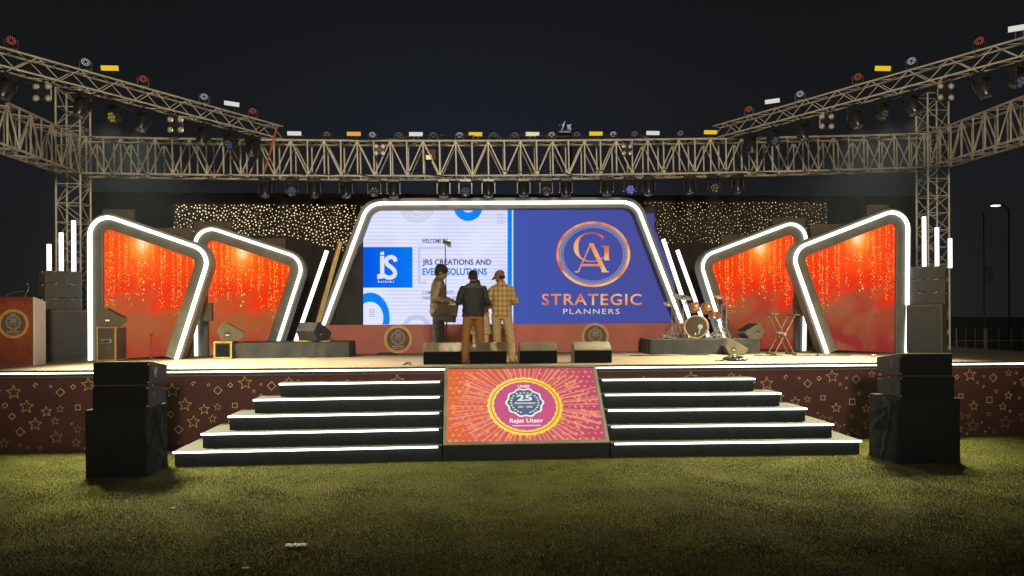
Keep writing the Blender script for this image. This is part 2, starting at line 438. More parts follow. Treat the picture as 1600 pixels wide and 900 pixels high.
# stairs: two flights of five steps either side of the ramp screen
XW = [4.095, 4.451, 4.783, 5.112, 5.445]; TR = .262; RI = 1.4/6
for sgn, nm in ((-1, 'left'), (1, 'right')):
    fl = thing('staircase', 'black flight of five lit steps on the %s of the sloped screen' % nm, 'stairs', (sgn*3, -.7, 0), 'lit stairs up to the stage')
    for k in range(5):
        z1 = RI*(5-k); xo = sgn*XW[k]; xi = sgn*1.36
        yo = -(k+1)*TR-.055; yi = -(k+1)*TR+.06
        yb = -k*TR+ (.0 if k == 0 else 0)
        bo = -k*TR-.055 if k else -.016; bi = -k*TR+.06 if k else -.016
        b = MB()
        P = [(xi, yi), (xo, yo), (xo, -.016), (xi, -.016)]
        if sgn < 0: P = P[::-1]
        z0 = 0
        b.loftpoly([(x, y, z0) for x, y in P], [(x, y, z1-.022) for x, y in P], 0)
        ex = .02*sgn
        P2 = [(xi, yi-.02), (xo+ex, yo-.02), (xo+ex, -.017), (xi, -.017)]
        if k: P2 = [(xi, yi-.02), (xo+ex, yo-.02), (xo+ex, -.018-.001*k), (xi, -.018-.001*k)]
        if sgn < 0: P2 = P2[::-1]
        b.loftpoly([(x, y, z1-.0215) for x, y in P2], [(x, y, z1) for x, y in P2], 1)
        stp = b.build('step', [M['riser'], M['tread']], fl)
        q = MB(); d = .021
        P3 = [(xi+.06*sgn, yi-d-.014-.0017), (xo+ex, yo-d-.014), (xo+ex, yo-d), (xi+.06*sgn, yi-d-.0017)]
        if sgn < 0: P3 = P3[::-1]
        q.loftpoly([(x, y, z1-.027) for x, y in P3], [(x, y, z1-.004) for x, y in P3])
        q.build('led_strip', M['ledthin'], stp)

# ------------------------------------------------------------------ emblem shared by ramp screen, lectern and skirting
def emblem(A, cu, cv, r, mt, l0=3, detail=True, squash=1.0):
    """mt: ring, ringdark, disc, badge, badgefill, text"""
    q = squash
    A.disc(cu, cv, r*1.02, r*q*1.02, mt['ring'], l0, 96, .022, 32)
    A.ring(cu, cv, r*.93, r*q*.93, r*.91, r*q*.91, mt['ringdark'], l0+1, 64)
    A.disc(cu, cv, r*.84, r*q*.84, mt['disc'], l0+1, 72, .018, 28)
    by = cv+r*q*.10
    A.disc(cu, by, r*.51, r*q*.50, mt['text'], l0+2, 60, .05, 10)
    A.disc(cu, by, r*.455, r*q*.445, mt['badge'], l0+3, 60, .05, 10)
    A.text('25', cu-r*.21, cu+r*.21, by+r*q*.05, by+r*q*.27, mt['text'], l0+5, bold=.03)
    A.text('Anniversary', cu-r*.30, cu+r*.30, by-r*q*.085, by+r*q*.02, mt['text'], l0+5, shear=.35, bold=.02)
    A.text('2001 - 2026', cu-r*.2, cu+r*.2, by-r*q*.19, by-r*q*.12, mt['text'], l0+5, bold=.02)
    for k in range(5): A.star(cu+(k-2)*r*.10, by+r*q*(.335-.012*abs(k-2)), r*.04, r*.025, mt['text'], l0+5)
    for sg in (-1, 1):
        for k in range(9):
            a = R(-70+k*13.5); ru = .37
            A.disc(cu+sg*ru*r*math.cos(a), by+ru*r*q*math.sin(a), r*.032, r*q*.022, mt['text'], l0+5, 8)
    A.text('Rajat Utsav', cu-r*.45, cu+r*.45, cv-r*q*.64, cv-r*q*.45, mt['text'], l0+3, bold=.028, shear=.12)
    u = cu-r*.37; rr = random.Random(5)
    while u < cu+r*.37:                                   # a line too fine to read
        w = rr.uniform(.02, .05)*r; A.rect(u, u+w, cv-r*q*.71, cv-r*q*.675, mt['text'], l0+3); u += w+.012*r
    A.text('LINISI', cu-r*.15, cu+r*.16, cv+r*q*.63, cv+r*q*.73, mt['text'], l0+3, bold=.03)
def rays(A, cu, cv, r0, r1a, r1b, m_, n, l, lim, rr, squash=1.0, wa=.02):
    for k in range(n):
        a = 2*math.pi*(k+rr.uniform(-.25, .25))/n; w = wa*rr.uniform(.6, 1.3)
        r1 = rr.uniform(r1a, r1b)*(1+.5*abs(math.cos(a)))
        p = [(cu+r0*math.cos(a-w*.6), cv+squash*r0*math.sin(a-w*.6)), (cu+r1*math.cos(a-w*.5), cv+squash*r1*math.sin(a-w*.5)),
             (cu+r1*1.03*math.cos(a), cv+squash*r1*1.03*math.sin(a)), (cu+r1*math.cos(a+w*.5), cv+squash*r1*math.sin(a+w*.5)), (cu+r0*math.cos(a+w*.6), cv+squash*r0*math.sin(a+w*.6))]
        p = cliprect(p, *lim)
        if len(p) > 2: A.poly(p, m_, l)

# sloped screen on the stairs
RW = 1.335; RT = (-.035, 1.372); RB = (-1.27, .225)
rl = math.hypot(RT[0]-RB[0], RT[1]-RB[1]); du = Vector((0, (RT[0]-RB[0])/rl, (RT[1]-RB[1])/rl)); dn = Vector((0, -du.z, du.y))
rm = thing('sloped_screen', 'glowing orange and pink sloped screen with round 25 badge between the stairs', 'led screen', (0, -.7, 0))
b = MB(); b.prism_x([(-.02, 0), (-.02, RT[1]-.01), (RB[0]+.01, RB[1]-.012), (RB[0]+.01, 0)], -RW, RW)
b.build('base', M['riser'], rm)
def rT(u, v, l):
    p = Vector((u, RB[0], RB[1]))+du*v+dn*(.012+.0016*l); return tuple(p)
fw = .055
A = Art(rT)
for (u0, u1, v0, v1) in ((-RW, RW, 0, fw), (-RW, RW, rl-fw*.7, rl), (-RW, -RW+fw, fw, rl-fw*.7), (RW-fw, RW, fw, rl-fw*.7)):
    a = [rT(u0, v0, -7), rT(u1, v0, -7), rT(u1, v1, -7), rT(u0, v1, -7)]; c = [rT(u0, v0, 14), rT(u1, v0, 14), rT(u1, v1, 14), rT(u0, v1, 14)]
    A.b.loftpoly(a, c)
A.b.build('frame', M['frame'], rm)
E_ = lambda n_, c, s=1.0: emit('screen_'+n_, S(*c), s)
A = Art(rT); U0, U1, V0, V1 = -RW+fw, RW-fw, fw, rl-fw*.7; lim = (U0+.002, U1-.002, V0+.002, V1-.002)
A.rect(U0, U1, V0, V1, 0, 0)
rr = random.Random(2); cu, cv = .02, .80
for i in range(26):
    for j in range(15):
        u = U0+.05+(i+.5*(j % 2))*.105; v = V0+.04+j*.112; r = .014+.016*rr.random()
        if abs(u-cu)/.95 > .6 and u < U1-.04 and v < V1-.03: A.disc(u, v, r, r, 2 if u > -.55 else 1, 1, 10)
rays(A, cu, cv, .55, .70, .88, 2, 58, 2, lim, rr, 1.0, .032)
rays(A, cu, cv, .55, .75, .95, 1, 40, 3, lim, rr, 1.0, .016)
for k in range(46):
    a = rr.random()*6.28; d = rr.uniform(.66, 1.15); u, v = cu+d*math.cos(a)*1.05, cv+d*math.sin(a)*.75
    if lim[0]+.06 < u < lim[1]-.06 and lim[2]+.06 < v < lim[3]-.06:
        (A.star(u, v, rr.uniform(.03, .06), .009, 3, 4, rr.random()) if rr.random() < .6 else A.square(u, v, .025, .008, 3, 4, rr.random()))
emblem(A, cu, cv, .62, dict(ring=4, ringdark=5, disc=6, badge=7, text=8), 5)
A.b.build('screen', [emit('screen_sunburst', S(236, 114, 62), .9, S(200, 84, 110)), E_('coral', (242, 146, 112), .95), E_('rose', (240, 146, 138), .97),
    E_('star_yellow', (248, 205, 96)), emit('screen_ring', S(252, 224, 120), 1, S(250, 200, 40)), E_('ring_line', (120, 90, 10)),
    E_('pink', (204, 90, 138)), E_('slate', (92, 106, 130)), E_('ivory', (240, 240, 232))], rm)

# ------------------------------------------------------------------ backdrop and twinkle cloths
b = MB()
p0 = at(128, 300, 6.0); p1 = at(1445, 300, 6.0)
n = 120; ztop = p0.z
front = [(p0.x+(p1.x-p0.x)*i/n, 6.0+.05*math.sin(i*1.1)+.03*math.sin(i*2.7)) for i in range(n+1)]
for i in range(n):
    (xa, ya), (xb, yb) = front[i], front[i+1]
    b.add([(xa, ya, SZ), (xb, yb, SZ), (xb, yb, ztop), (xa, ya, ztop), (xa, ya+.03, SZ), (xb, yb+.03, SZ), (xb, yb+.03, ztop), (xa, ya+.03, ztop)],
          [(0, 1, 2, 3), (5, 4, 7, 6), (3, 2, 6, 7)])
tag(b.build('backdrop', M['backdrop'], None), 'tall black cloth backdrop hanging behind the whole stage set', 'backdrop')
M['twinkle'] = mat('twinkle_cloth', (.030, .024, .020), .9, 0, .25, 2, .2, 20, .2)
def twinkle(x0, x1, y0, y1, n_, rb, label, seed, ragged):
    Y = 5.75; rr = random.Random(seed)
    a = at(x0, y0, Y); c = at(x1, y1, Y)
    root = thing('twinkle_curtain', label, 'light curtain', ((a.x+c.x)/2, Y, SZ), 'twinkling light curtains behind the side panels')
    b = MB(); nn = 60
    for i in range(nn):
        xa = a.x+(c.x-a.x)*i/nn; xb = a.x+(c.x-a.x)*(i+1)/nn; ya = Y+.02*math.sin(i*1.3); yb = Y+.02*math.sin((i+1)*1.3)
        b.add([(xa, ya, SZ), (xb, yb, SZ), (xb, yb, a.z), (xa, ya, a.z), (xa, ya+.02, SZ), (xb, yb+.02, SZ), (xb, yb+.02, a.z), (xa, ya+.02, a.z)],
              [(0, 1, 2, 3), (5, 4, 7, 6), (3, 2, 6, 7), (0, 3, 7, 4), (1, 5, 6, 2)])
    b.build('cloth', M['twinkle'], root)
    b = MB(); pts = []
    for _ in range(n_*12):
        if len(pts) >= n_: break
        px = rr.uniform(x0+2, x1-2); py = y0+2+(y1-y0-6)*rr.random()
        lo = ragged(px)
        if py > lo: continue
        if all((px-q[0])**2+(py-q[1])**2 > 15 for q in pts): pts.append((px, py))
    for px, py in pts:
        p = at(px, py, Y-.05); k = rb*rr.choice([.55, .7, .85, 1, 1, 1.2])
        b.ball(p, k, n=6)
    tag(b.build('bulbs', M['bulb'], root), kind='stuff')
twinkle(270, 558, 318, 420, 540, .0155, 'curtain of large warm bulbs behind the panels on the left', 4, lambda x: 368 if x < 450 else 368+.30*(x-450))
twinkle(1006, 1294, 314, 420, 470, .0100, 'curtain of small fine bulbs behind the panels on the right', 9, lambda x: 380 if x < 1130 else 376-.12*(x-1130))

# ------------------------------------------------------------------ main arch with LED wall
YA = 4.6
xz = lambda px, py, Y: (lambda p: Vector((p.x, p.z)))(at(px, py, Y))
arch = thing('arch_portal', 'large trapezoid grey arch with white light line around the main screen', 'arch', at(790, 550, YA).to_2d().to_3d()+Vector((0, 0, SZ)))
pts = [xz(489, 553, YA), xz(575.5, 318, YA), xz(993, 316, YA), xz(1083, 551, YA)]
path, N = rounded(pts, .45)
b = MB(); band(b, path, N, .12, -.14, YA, YA+.28); b.build('frame', M['frame'], arch, bevel=.012)
b = MB(); band(b, path, N, .036, -.036, YA-.045, YA-.0015); b.build('led_line', M['led'], arch)
b = MB(); band(b, path, N, .12, .10, YA-.04, YA-.0015); band(b, path, N, -.12, -.14, YA-.04, YA-.0015); b.build('rim', M['frame'], arch)
# black side masks between arch legs and the wall
YM = 4.72
b = MB()
b.prism_y([tuple(xz(497, 553, YM)), tuple(xz(566, 553, YM)), tuple(xz(566, 362, YM))], YM+.17, YM+.2)
tag(b.build('side_mask', M['cloth2'], None), 'grey cloth triangle between left arch leg and main screen', 'mask cloth')
YS = 4.9
def sT(u, v, l): p = at(u, v, YS); return (p.x, YS-.0025*l, p.z)
lw = thing('led_wall', 'big led wall showing a white company slide beside a blue emblem slide', 'led screen', at(800, 550, YS).to_2d().to_3d()+Vector((0, 0, SZ)))
b = MB(); a = at(563, 322, YS); c = at(1050, 512, YS); a2 = at(1024, 320, YS)
b.box(a.x, a2.x, YS+.02, YS+.16, SZ, a.z); b.build('cabinet', M['blackmetal'], lw)
def white_slide_mat():
    m_, n, b_ = nodes('white_slide'); L = n.links.new; n.nodes.remove(b_)
    o = n.nodes.get('Material Output'); em = n.nodes.new('ShaderNodeEmission'); t = n.nodes.new('ShaderNodeTexCoord')
    s = n.nodes.new('ShaderNodeSeparateXYZ'); L(t.outputs['Object'], s.inputs[0])
    mu = n.nodes.new('ShaderNodeMath'); mu.operation = 'MULTIPLY'; mu.inputs[1].default_value = 2*math.pi/.088; L(s.outputs['Z'], mu.inputs[0])
    si = n.nodes.new('ShaderNodeMath'); si.operation = 'SINE'; L(mu.outputs[0], si.inputs[0])
    no = n.nodes.new('ShaderNodeTexNoise'); no.inputs['Scale'].default_value = .8; L(t.outputs['Object'], no.inputs['Vector'])
    ad = n.nodes.new('ShaderNodeMath'); ad.operation = 'MULTIPLY_ADD'; ad.inputs[1].default_value = .16; L(si.outputs[0], ad.inputs[0]); L(no.outputs['Fac'], ad.inputs[2])
    r = n.nodes.new('ShaderNodeValToRGB'); r.color_ramp.elements[0].position = .3; r.color_ramp.elements[0].color = (*S(206, 212, 246), 1)
    r.color_ramp.elements[1].position = .62; r.color_ramp.elements[1].color = (*S(228, 232, 255), 1)
    L(ad.outputs[0], r.inputs[0]); L(r.outputs[0], em.inputs[0]); L(em.outputs[0], o.inputs[0])
    return m_
A = Art(sT)                                                     # left slide
A.rect(565, 793, 507.5, 324, 0, 0); clip = (565.3, 792.5, 324.5, 507)
A.rect(793, 800, 506, 324, 2, 0); A.rect(800, 802, 506, 324, 6, 0)
for k, r in enumerate((27, 23.5, 20, 16.5, 13)):
    A.ring(651.5, 321.5, r, r*.97, r-.7, r*.97-.7, 4, 1, 40, 0, math.pi, clip=clip)
A.ring(731.5, 323, 22.5, 22.3, 10.5, 9, 2, 1, 40, clip=clip)
for i in range(6):
    for j in range(6): A.rect(776.3+i*2.2, 777.2+i*2.2, 335+j*3, 334+j*3, 3, 1)
A.rect(653, 693, 389, 386, 9, 1); A.rect(653, 657, 443, 389, 9, 1); A.rect(657, 666, 443, 440, 9, 1); A.ring(651, 512, 22, 20, 15, 13, 9, 1, 40, clip=clip)
A.ring(578.5, 497, 30.5, 40, 20.5, 25.5, 2, 1, 48, clip=clip)
for i in range(5):
    A.rect(577, 586, 484+i*2.6, 483.2+i*2.6, 4, 1)
A.rect(565, 644.5, 449.5, 386, 1, 1)
zz = lambda x, y: (560+x/4.736, 320+y/4.736)
A.poly([zz(161, 378), zz(192, 378), zz(192, 520), zz(161, 520)], 6, 2); A.poly([zz(162, 352), zz(188, 344), zz(190, 371), zz(162, 371)], 6, 2)
A.poly([zz(140, 513), zz(192, 513), zz(186, 545), zz(140, 550)], 6, 3)
sp = [(276, 415), (268, 396), (250, 386), (228, 388), (210, 402), (205, 424), (216, 444), (240, 460), (262, 480), (273, 505), (266, 526), (245, 538), (215, 538), (188, 524)]
A.line([zz(*p) for p in sp], 6.4, 6, 4)
for k, (u, w) in enumerate(((590.5, 4), (595.5, 2.5), (599, 1.5), (601.5, 3.5), (606, 2), (609, 4.5), (614.5, 1.5))):
    A.rect(u, u+w*.35, 441.5, 438.6, 6, 2); A.rect(u+w*.5, u+w*.8, 441.5, 439.8, 6, 2)
A.text('WELCOME TO', 659, 700, 380, 373, 3, 1, bold=.02)
A.text('JRS CREATIONS AND', 660, 767.5, 416.5, 405, 3, 1, bold=.024); A.text('EVENT SOLUTIONS', 660, 761, 430, 419, 7, 1, bold=.030)
A.text('COMPLETE EVENTS - A', 660, 718, 459.7, 454.6, 8, 1, bold=.015); A.text('FABRICATION AND DO Y', 660, 718, 468, 463, 8, 1, bold=.015)
A.b.build('slide', [white_slide_mat(), emit('screen_logo_blue', S(0, 84, 232), 1, S(0, 168, 255)), E_('azure', (0, 132, 250)), E_('navy_text', (52, 66, 138)),
    E_('grey_line', (140, 146, 178)), E_('mid', (90, 120, 200)), E_('paper', (226, 228, 246)), E_('sky_text', (20, 128, 214)), E_('small_text', (112, 118, 148)), E_('lilac', (196, 200, 236))], lw)
A = Art(sT)                                                     # right slide
A.poly([(802, 506), (802, 324), (1004, 324), (1010, 334), (1022, 333), (1022, 358), (1024, 360), (1044, 408), (1048.5, 408), (1048.5, 425), (1052, 430), (1060, 504)], 0, 0)
q6 = lambda x, y: (860+x/7.5, 340+y/7.5)
c6 = q6(502, 430)
A.ring(*c6, 433/7.5, 384/7.5, 402/7.5, 356/7.5, 1, 1, 80)
A.ring(*c6, 357/7.5, 316/7.5, 351/7.5, 311/7.5, 2, 1, 80); A.ring(*c6, 396/7.5, 350/7.5, 392/7.5, 347/7.5, 2, 1, 80)
for k in range(64):                                              # the key pattern round the rim
    a = 2*math.pi*k/64; d = 2*math.pi/64
    for (f0, f1, g0, g1) in ((.0, .18, 360, 392), (.18, .72, 384, 391), (.56, .72, 368, 384), (.3, .56, 368, 374)):
        A.ring(*c6, g1/7.5, g1*.886/7.5, g0/7.5, g0*.886/7.5, 2, 1, 2, a+d*f0, a+d*f1)
P = []
for i in range(61):                                              # G
    th = R(42+i*(318-42)/60); t = 9+46*max(0, -math.cos(th))**1.5
    ca, sa = math.cos(th), math.sin(th)
    P.append((q6(478+206*ca, 347-172*sa), q6(478+(206-t)*ca, 347-(172-min(t, 12))*sa)))
for i in range(60): A.poly([P[i][0], P[i+1][0], P[i+1][1], P[i][1]], 1, 2)
A.poly([q6(530, 184), q6(616, 208), q6(616, 268), q6(600, 236)], 1, 3)
A.poly([q6(632, 332), q6(686, 332), q6(686, 500), q6(632, 500)], 1, 4); A.poly([q6(592, 332), q6(632, 332), q6(632, 346), q6(604, 344)], 1, 4)
A.poly([q6(626, 488), q6(694, 488), q6(694, 501), q6(626, 501)], 1, 5)
A.poly([q6(448, 300), q6(502, 300), q6(662, 634), q6(606, 634)], 1, 6); A.poly([q6(458, 320), q6(470, 330), q6(334, 634), q6(318, 634)], 1, 5)
A.poly([q6(350, 545), q6(590, 545), q6(590, 570), q6(350, 570)], 1, 5)
A.poly([q6(286, 628), q6(332, 628), q6(332, 643), q6(286, 643)], 1, 6); A.poly([q6(596, 626), q6(684, 626), q6(684, 642), q6(596, 642)], 1, 7)
A.text('STRATEGIC', 846.5, 1002.7, 476.9, 459, 1, 1, bold=.012, space=1.12)
A.text('PLANNERS', 880, 968, 490.6, 482.5, 3, 1, space=1.2)
A.b.build('slide', [emit('screen_indigo', S(66, 86, 172), 1, S(72, 74, 148)), emit('screen_copper', S(222, 98, 36), 1, S(250, 190, 120), noise=1, nscale=1.6),
    E_('silver', (170, 172, 186), .9), E_('champagne', (224, 208, 168))], lw)

# maroon skirting below the screen
M['skirt'] = mat('skirting_print', (.52, .15, .125), .6, 0, .22, 1.1, .08, 30)
M['skirtray'] = mat('skirting_ray', (.42, .16, .11), .55, 0, .2, 5)
M['emdark'] = mat('emblem_dark', (.10, .085, .07), .6, 0, .2, 5)
M['emgold'] = mat('emblem_gold', (.75, .38, .08), .45, .1, .15, 5)
M['empale'] = mat('emblem_pale', (.50, .38, .28), .5, 0, .15, 5)
YK = 4.25
a = at(506, 508, YK); c = at(1076, 505, YK)
A = Art(lambda u, v, l: (u, YK-.0025*l, v))
A.b.box(a.x, c.x, YK, YK+.05, SZ, a.z); lim = (a.x+.01, c.x-.01, SZ+.01, a.z-.01); rr = random.Random(8)
for px, py in ((622, 530), (930, 526)):
    p = at(px, py, YK)
    rays(A, p.x, p.z, .33, .4, .55, 1, 60, 1, lim, rr, 1, .03)
    A.b.v, n0 = A.b.v, len(A.b.v)
    emblem(A, p.x, p.z, .315, dict(ring=2, ringdark=3, disc=3, badge=3, text=4), 2)
for k in range(26):
    u = rr.uniform(a.x+.2, c.x-.2); v = rr.uniform(SZ+.08, a.z-.08); A.star(u, v, rr.uniform(.02, .05), .008, 1, 1, rr.random())
for i in range(56):                                              # fine lattice in the print
    u = at(985, 500, YK).x+i*.03
    for j in range(14):
        if (i+j) % 2 == 0 and u < c.x-.05: A.rect(u, u+.018, SZ+.05+j*.045, SZ+.062+j*.045, 1, 1)
sk = A.b.build('skirting_board', [M['skirt'], M['skirtray'], M['emgold'], M['emdark'], M['empale']])
tag(sk, 'low maroon printed board with two round emblems below the main screen', 'printed board')

# ------------------------------------------------------------------ side portals
def print_material(name, flip, top, mid, low, smoke):
    m_, n, b_ = nodes(name); L = n.links.new; n.nodes.remove(b_)
    o = n.nodes.get('Material Output'); em = n.nodes.new('ShaderNodeEmission'); t = n.nodes.new('ShaderNodeTexCoord')
    s = n.nodes.new('ShaderNodeSeparateXYZ'); L(t.outputs['Generated'], s.inputs[0])
    no = n.nodes.new('ShaderNodeTexNoise'); no.inputs['Scale'].default_value = 1.1; no.inputs['Detail'].default_value = 3; no.inputs['Roughness'].default_value = .45
    L(t.outputs['Object'], no.inputs['Vector'])
    ad = n.nodes.new('ShaderNodeMath'); ad.operation = 'MULTIPLY_ADD'; ad.inputs[1].default_value = .55
    L(no.outputs['Fac'], ad.inputs[0]); L(s.outputs['Z'], ad.inputs[2])
    r = n.nodes.new('ShaderNodeValToRGB'); e = r.color_ramp.elements; r.color_ramp.interpolation = 'EASE'
    e[0].position = .25; e[0].color = (*low, 1); e[1].position = 1.0; e[1].color = (*top, 1)
    k = e.new(.78); k.color = (*mid, 1); k = e.new(.58); k.color = (*smoke, 1)
    L(ad.outputs[0], r.inputs[0])
    n2 = n.nodes.new('ShaderNodeTexNoise'); n2.inputs['Scale'].default_value = 26; n2.inputs['Detail'].default_value = 2; L(t.outputs['Object'], n2.inputs['Vector'])
    hs = n.nodes.new('ShaderNodeHueSaturation'); mr = n.nodes.new('ShaderNodeMapRange'); mr.inputs[3].default_value = .78; mr.inputs[4].default_value = 1.2
    L(n2.outputs['Fac'], mr.inputs[0]); L(mr.outputs[0], hs.inputs['Value'])
    n3 = n.nodes.new('ShaderNodeTexNoise'); n3.inputs['Scale'].default_value = 1.5; n3.inputs['Detail'].default_value = 4; n3.inputs['Distortion'].default_value = .6; L(t.outputs['Object'], n3.inputs['Vector'])
    r3 = n.nodes.new('ShaderNodeMapRange'); r3.inputs[1].default_value = .44; r3.inputs[2].default_value = .68; r3.inputs[4].default_value = .75; L(n3.outputs['Fac'], r3.inputs[0])
    zr_ = n.nodes.new('ShaderNodeMapRange'); zr_.inputs[1].default_value = .62; zr_.inputs[2].default_value = .35; L(s.outputs['Z'], zr_.inputs[0])
    ml = n.nodes.new('ShaderNodeMath'); ml.operation = 'MULTIPLY'; L(r3.outputs[0], ml.inputs[0]); L(zr_.outputs[0], ml.inputs[1])
    ms_ = n.nodes.new('ShaderNodeMix'); ms_.data_type = 'RGBA'; L(ml.outputs[0], ms_.inputs[0]); L(r.outputs[0], ms_.inputs[6]); ms_.inputs[7].default_value = (*S(150, 98, 62), 1); L(ms_.outputs[2], hs.inputs['Color'])
    # the bright star shown near the top of the picture
    cx = .585 if flip else .415
    mp = n.nodes.new('ShaderNodeMapping'); mp.inputs['Location'].default_value = (-cx, 0, -.895)
    mp.inputs['Scale'].default_value = (1, 0, 1); L(t.outputs['Generated'], mp.inputs['Vector'])
    ln = n.nodes.new('ShaderNodeVectorMath'); ln.operation = 'LENGTH'; L(mp.outputs[0], ln.inputs[0])
    g_ = n.nodes.new('ShaderNodeValToRGB'); ge = g_.color_ramp.elements
    ge[0].position = .0; ge[0].color = (.95, .85, .65, 1); ge[1].position = .34; ge[1].color = (0, 0, 0, 1)
    q = ge.new(.045); q.color = (.75, .55, .28, 1); q = ge.new(.085); q.color = (.55, .24, .03, 1); q = ge.new(.17); q.color = (.15, .045, .004, 1)
    L(ln.outputs['Value'], g_.inputs[0])
    mx = n.nodes.new('ShaderNodeMix'); mx.data_type = 'RGBA'; mx.blend_type = 'ADD'; mx.inputs[0].default_value = 1
    L(hs.outputs[0], mx.inputs[6]); L(g_.outputs[0], mx.inputs[7]); L(mx.outputs[2], em.inputs[0]); L(em.outputs[0], o.inputs[0])
    em.inputs[1].default_value = 1.04
    return m_
spark = emit('screen_spark', S(255, 186, 66), 1.1); spark2 = emit('screen_spark_soft', S(236, 140, 60), .9)
def portal(pts, Y, ww, label, flip, pm, seed, lw_=.031):
    root = thing('portal_frame', label, 'stage panel', on_stage((pts[0][0]+pts[3][0])/2, Y), 'slanted lit portal frames flanking the stage')
    P = [xz(*p, Y) for p in pts]; P[0].y = SZ; P[3].y = SZ
    path, N = rounded(P, .36)
    b = MB(); band(b, path, N, .095, -.24, Y, Y+.30); b.build('frame', M['frame'], root, bevel=.015)
    b = MB(); band(b, path, N, lw_, -lw_, Y-.045, Y-.0015); b.build('led_line', M['led'], root)
    inner = [(p-q*.235) for p, q in zip(path, N)]
    poly = [(p.x, p.y) for p in inner]
    A = Art(lambda u, v, l: (u, Y+.07-.003*l, v))
    A.poly(poly[::-1], 0, 0)
    xs = [p[0] for p in poly]; zs = [p[1] for p in poly]; x0, x1, z0, z1 = min(xs), max(xs), min(zs), max(zs)
    rr = random.Random(seed)
    cols = [(.02, .9), (.07, .8), (.10, .95), (.17, .75), (.23, .6), (.25, .85), (.30, .45), (.37, .7), (.40, .6), (.44, .3), (.53, .55), (.62, .75), (.66, .4), (.75, .8), (.80, .9), (.83, .55), (.90, .8), (.97, .3)]
    def dot(u, v, s_, m_):
        if inside((u, v), poly) and inside((u+.03, v), poly) and inside((u-.03, v), poly) and v > SZ+.15:
            A.poly([(u-s_, v), (u, v-s_*1.3), (u+s_, v), (u, v+s_*1.3)], m_, 1)
    for fx, ln in cols:
        u = x0+(x1-x0)*((1-fx) if flip else fx)
        # top of the picture in this column
        v = z1
        while v > z0 and not inside((u, v), poly): v -= .02
        top = v; L_ = (z1-z0)*ln*.62
        for k in range(int(85*ln)+14):
            t = rr.random()**1.25
            dot(u+rr.gauss(0, .008+.03*t), top-.03-t*L_, rr.choice([.004, .005, .006, .008, .010, .012]), 1 if rr.random() < .75 else 2)
        if rr.random() < .6:                              # a falling thread of light
            A.rect(u-.0035, u+.0035, max(SZ+.4, top-L_*.75), top-.06, 2, 1) if inside((u+.02, top-.06), poly) and inside((u-.02, top-L_*.75), poly) else None
    cx = x0+(x1-x0)*(.585 if flip else .415)
    for k in range(9): dot(cx+rr.gauss(.05, .05), z1-.55-.12*k+rr.gauss(0, .04), rr.uniform(.012, .03), 1)
    A.b.build('picture', [pm, spark, spark2], root)
    return root
pmL = print_material('red_picture', False, S(250, 68, 2), S(238, 48, 2), S(160, 58, 38), S(168, 84, 42))
pmR = print_material('red_picture_mirrored', True, S(246, 56, 2), S(230, 40, 2), S(136, 40, 34), S(150, 64, 40))
Y1, Y2 = 2.75, 4.0
portal([(142, 561), (141, 328.7), (329.5, 394), (276, 561)], Y1, 1, 'tall red panel with white light line, outermost on the left', False, pmL, 21, .035)
portal([(307, 557), (305, 348.4), (476.4, 405.6), (428, 557)], Y2, 1, 'smaller red panel with light line, tucked behind the outermost left panel', False, pmL, 22)
portal([(1138, 551), (1091.9, 403), (1259, 340), (1256, 551)], Y2, 1, 'smaller red panel with light line behind the drum kit', True, pmR, 23)
portal([(1292, 552), (1235.2, 391.4), (1418, 320.7), (1416, 552)], Y1, 1, 'tall red panel with white light line, outermost on the right', True, pmR, 24, .035)
# plain flats standing behind the portals
for (x0, x1, y0, Y, lb) in ((160, 209, 327, 3.3, 'taller grey flat behind the outermost left red panel'), (246, 300, 356, 3.3, 'lower grey flat behind the outermost left red panel'),
        (303, 362, 346, 4.36, 'taller grey flat behind the smaller left red panel'), (404, 446, 372, 4.36, 'lower grey flat behind the smaller left red panel'),
        (1207, 1258, 340, 4.36, 'taller grey flat behind the red panel by the drums'), (1127, 1168, 367, 4.36, 'lower grey flat behind the red panel by the drums'),
        (1355, 1389, 320, 3.3, 'taller grey flat behind the outermost right red panel'), (1270, 1326, 350, 3.3, 'lower grey flat behind the outermost right red panel')):
    a = at(x0, y0, Y); c = at(x1, y0, Y)
    root = thing('scenery_flat', lb, 'scenery flat', ((a.x+c.x)/2, Y, SZ), 'plain flats standing behind the red panels')
    b = MB(); b.box(a.x, c.x, Y, Y+.06, SZ, a.z); b.build('panel', M['tolex'], root, bevel=.004)
    b = MB(); b.box(a.x+.02, a.x+.06, Y+.061, Y+.12, SZ, a.z-.02); b.box(c.x-.06, c.x-.02, Y+.061, Y+.12, SZ, a.z-.02); b.build('batten', M['tolex'], root)

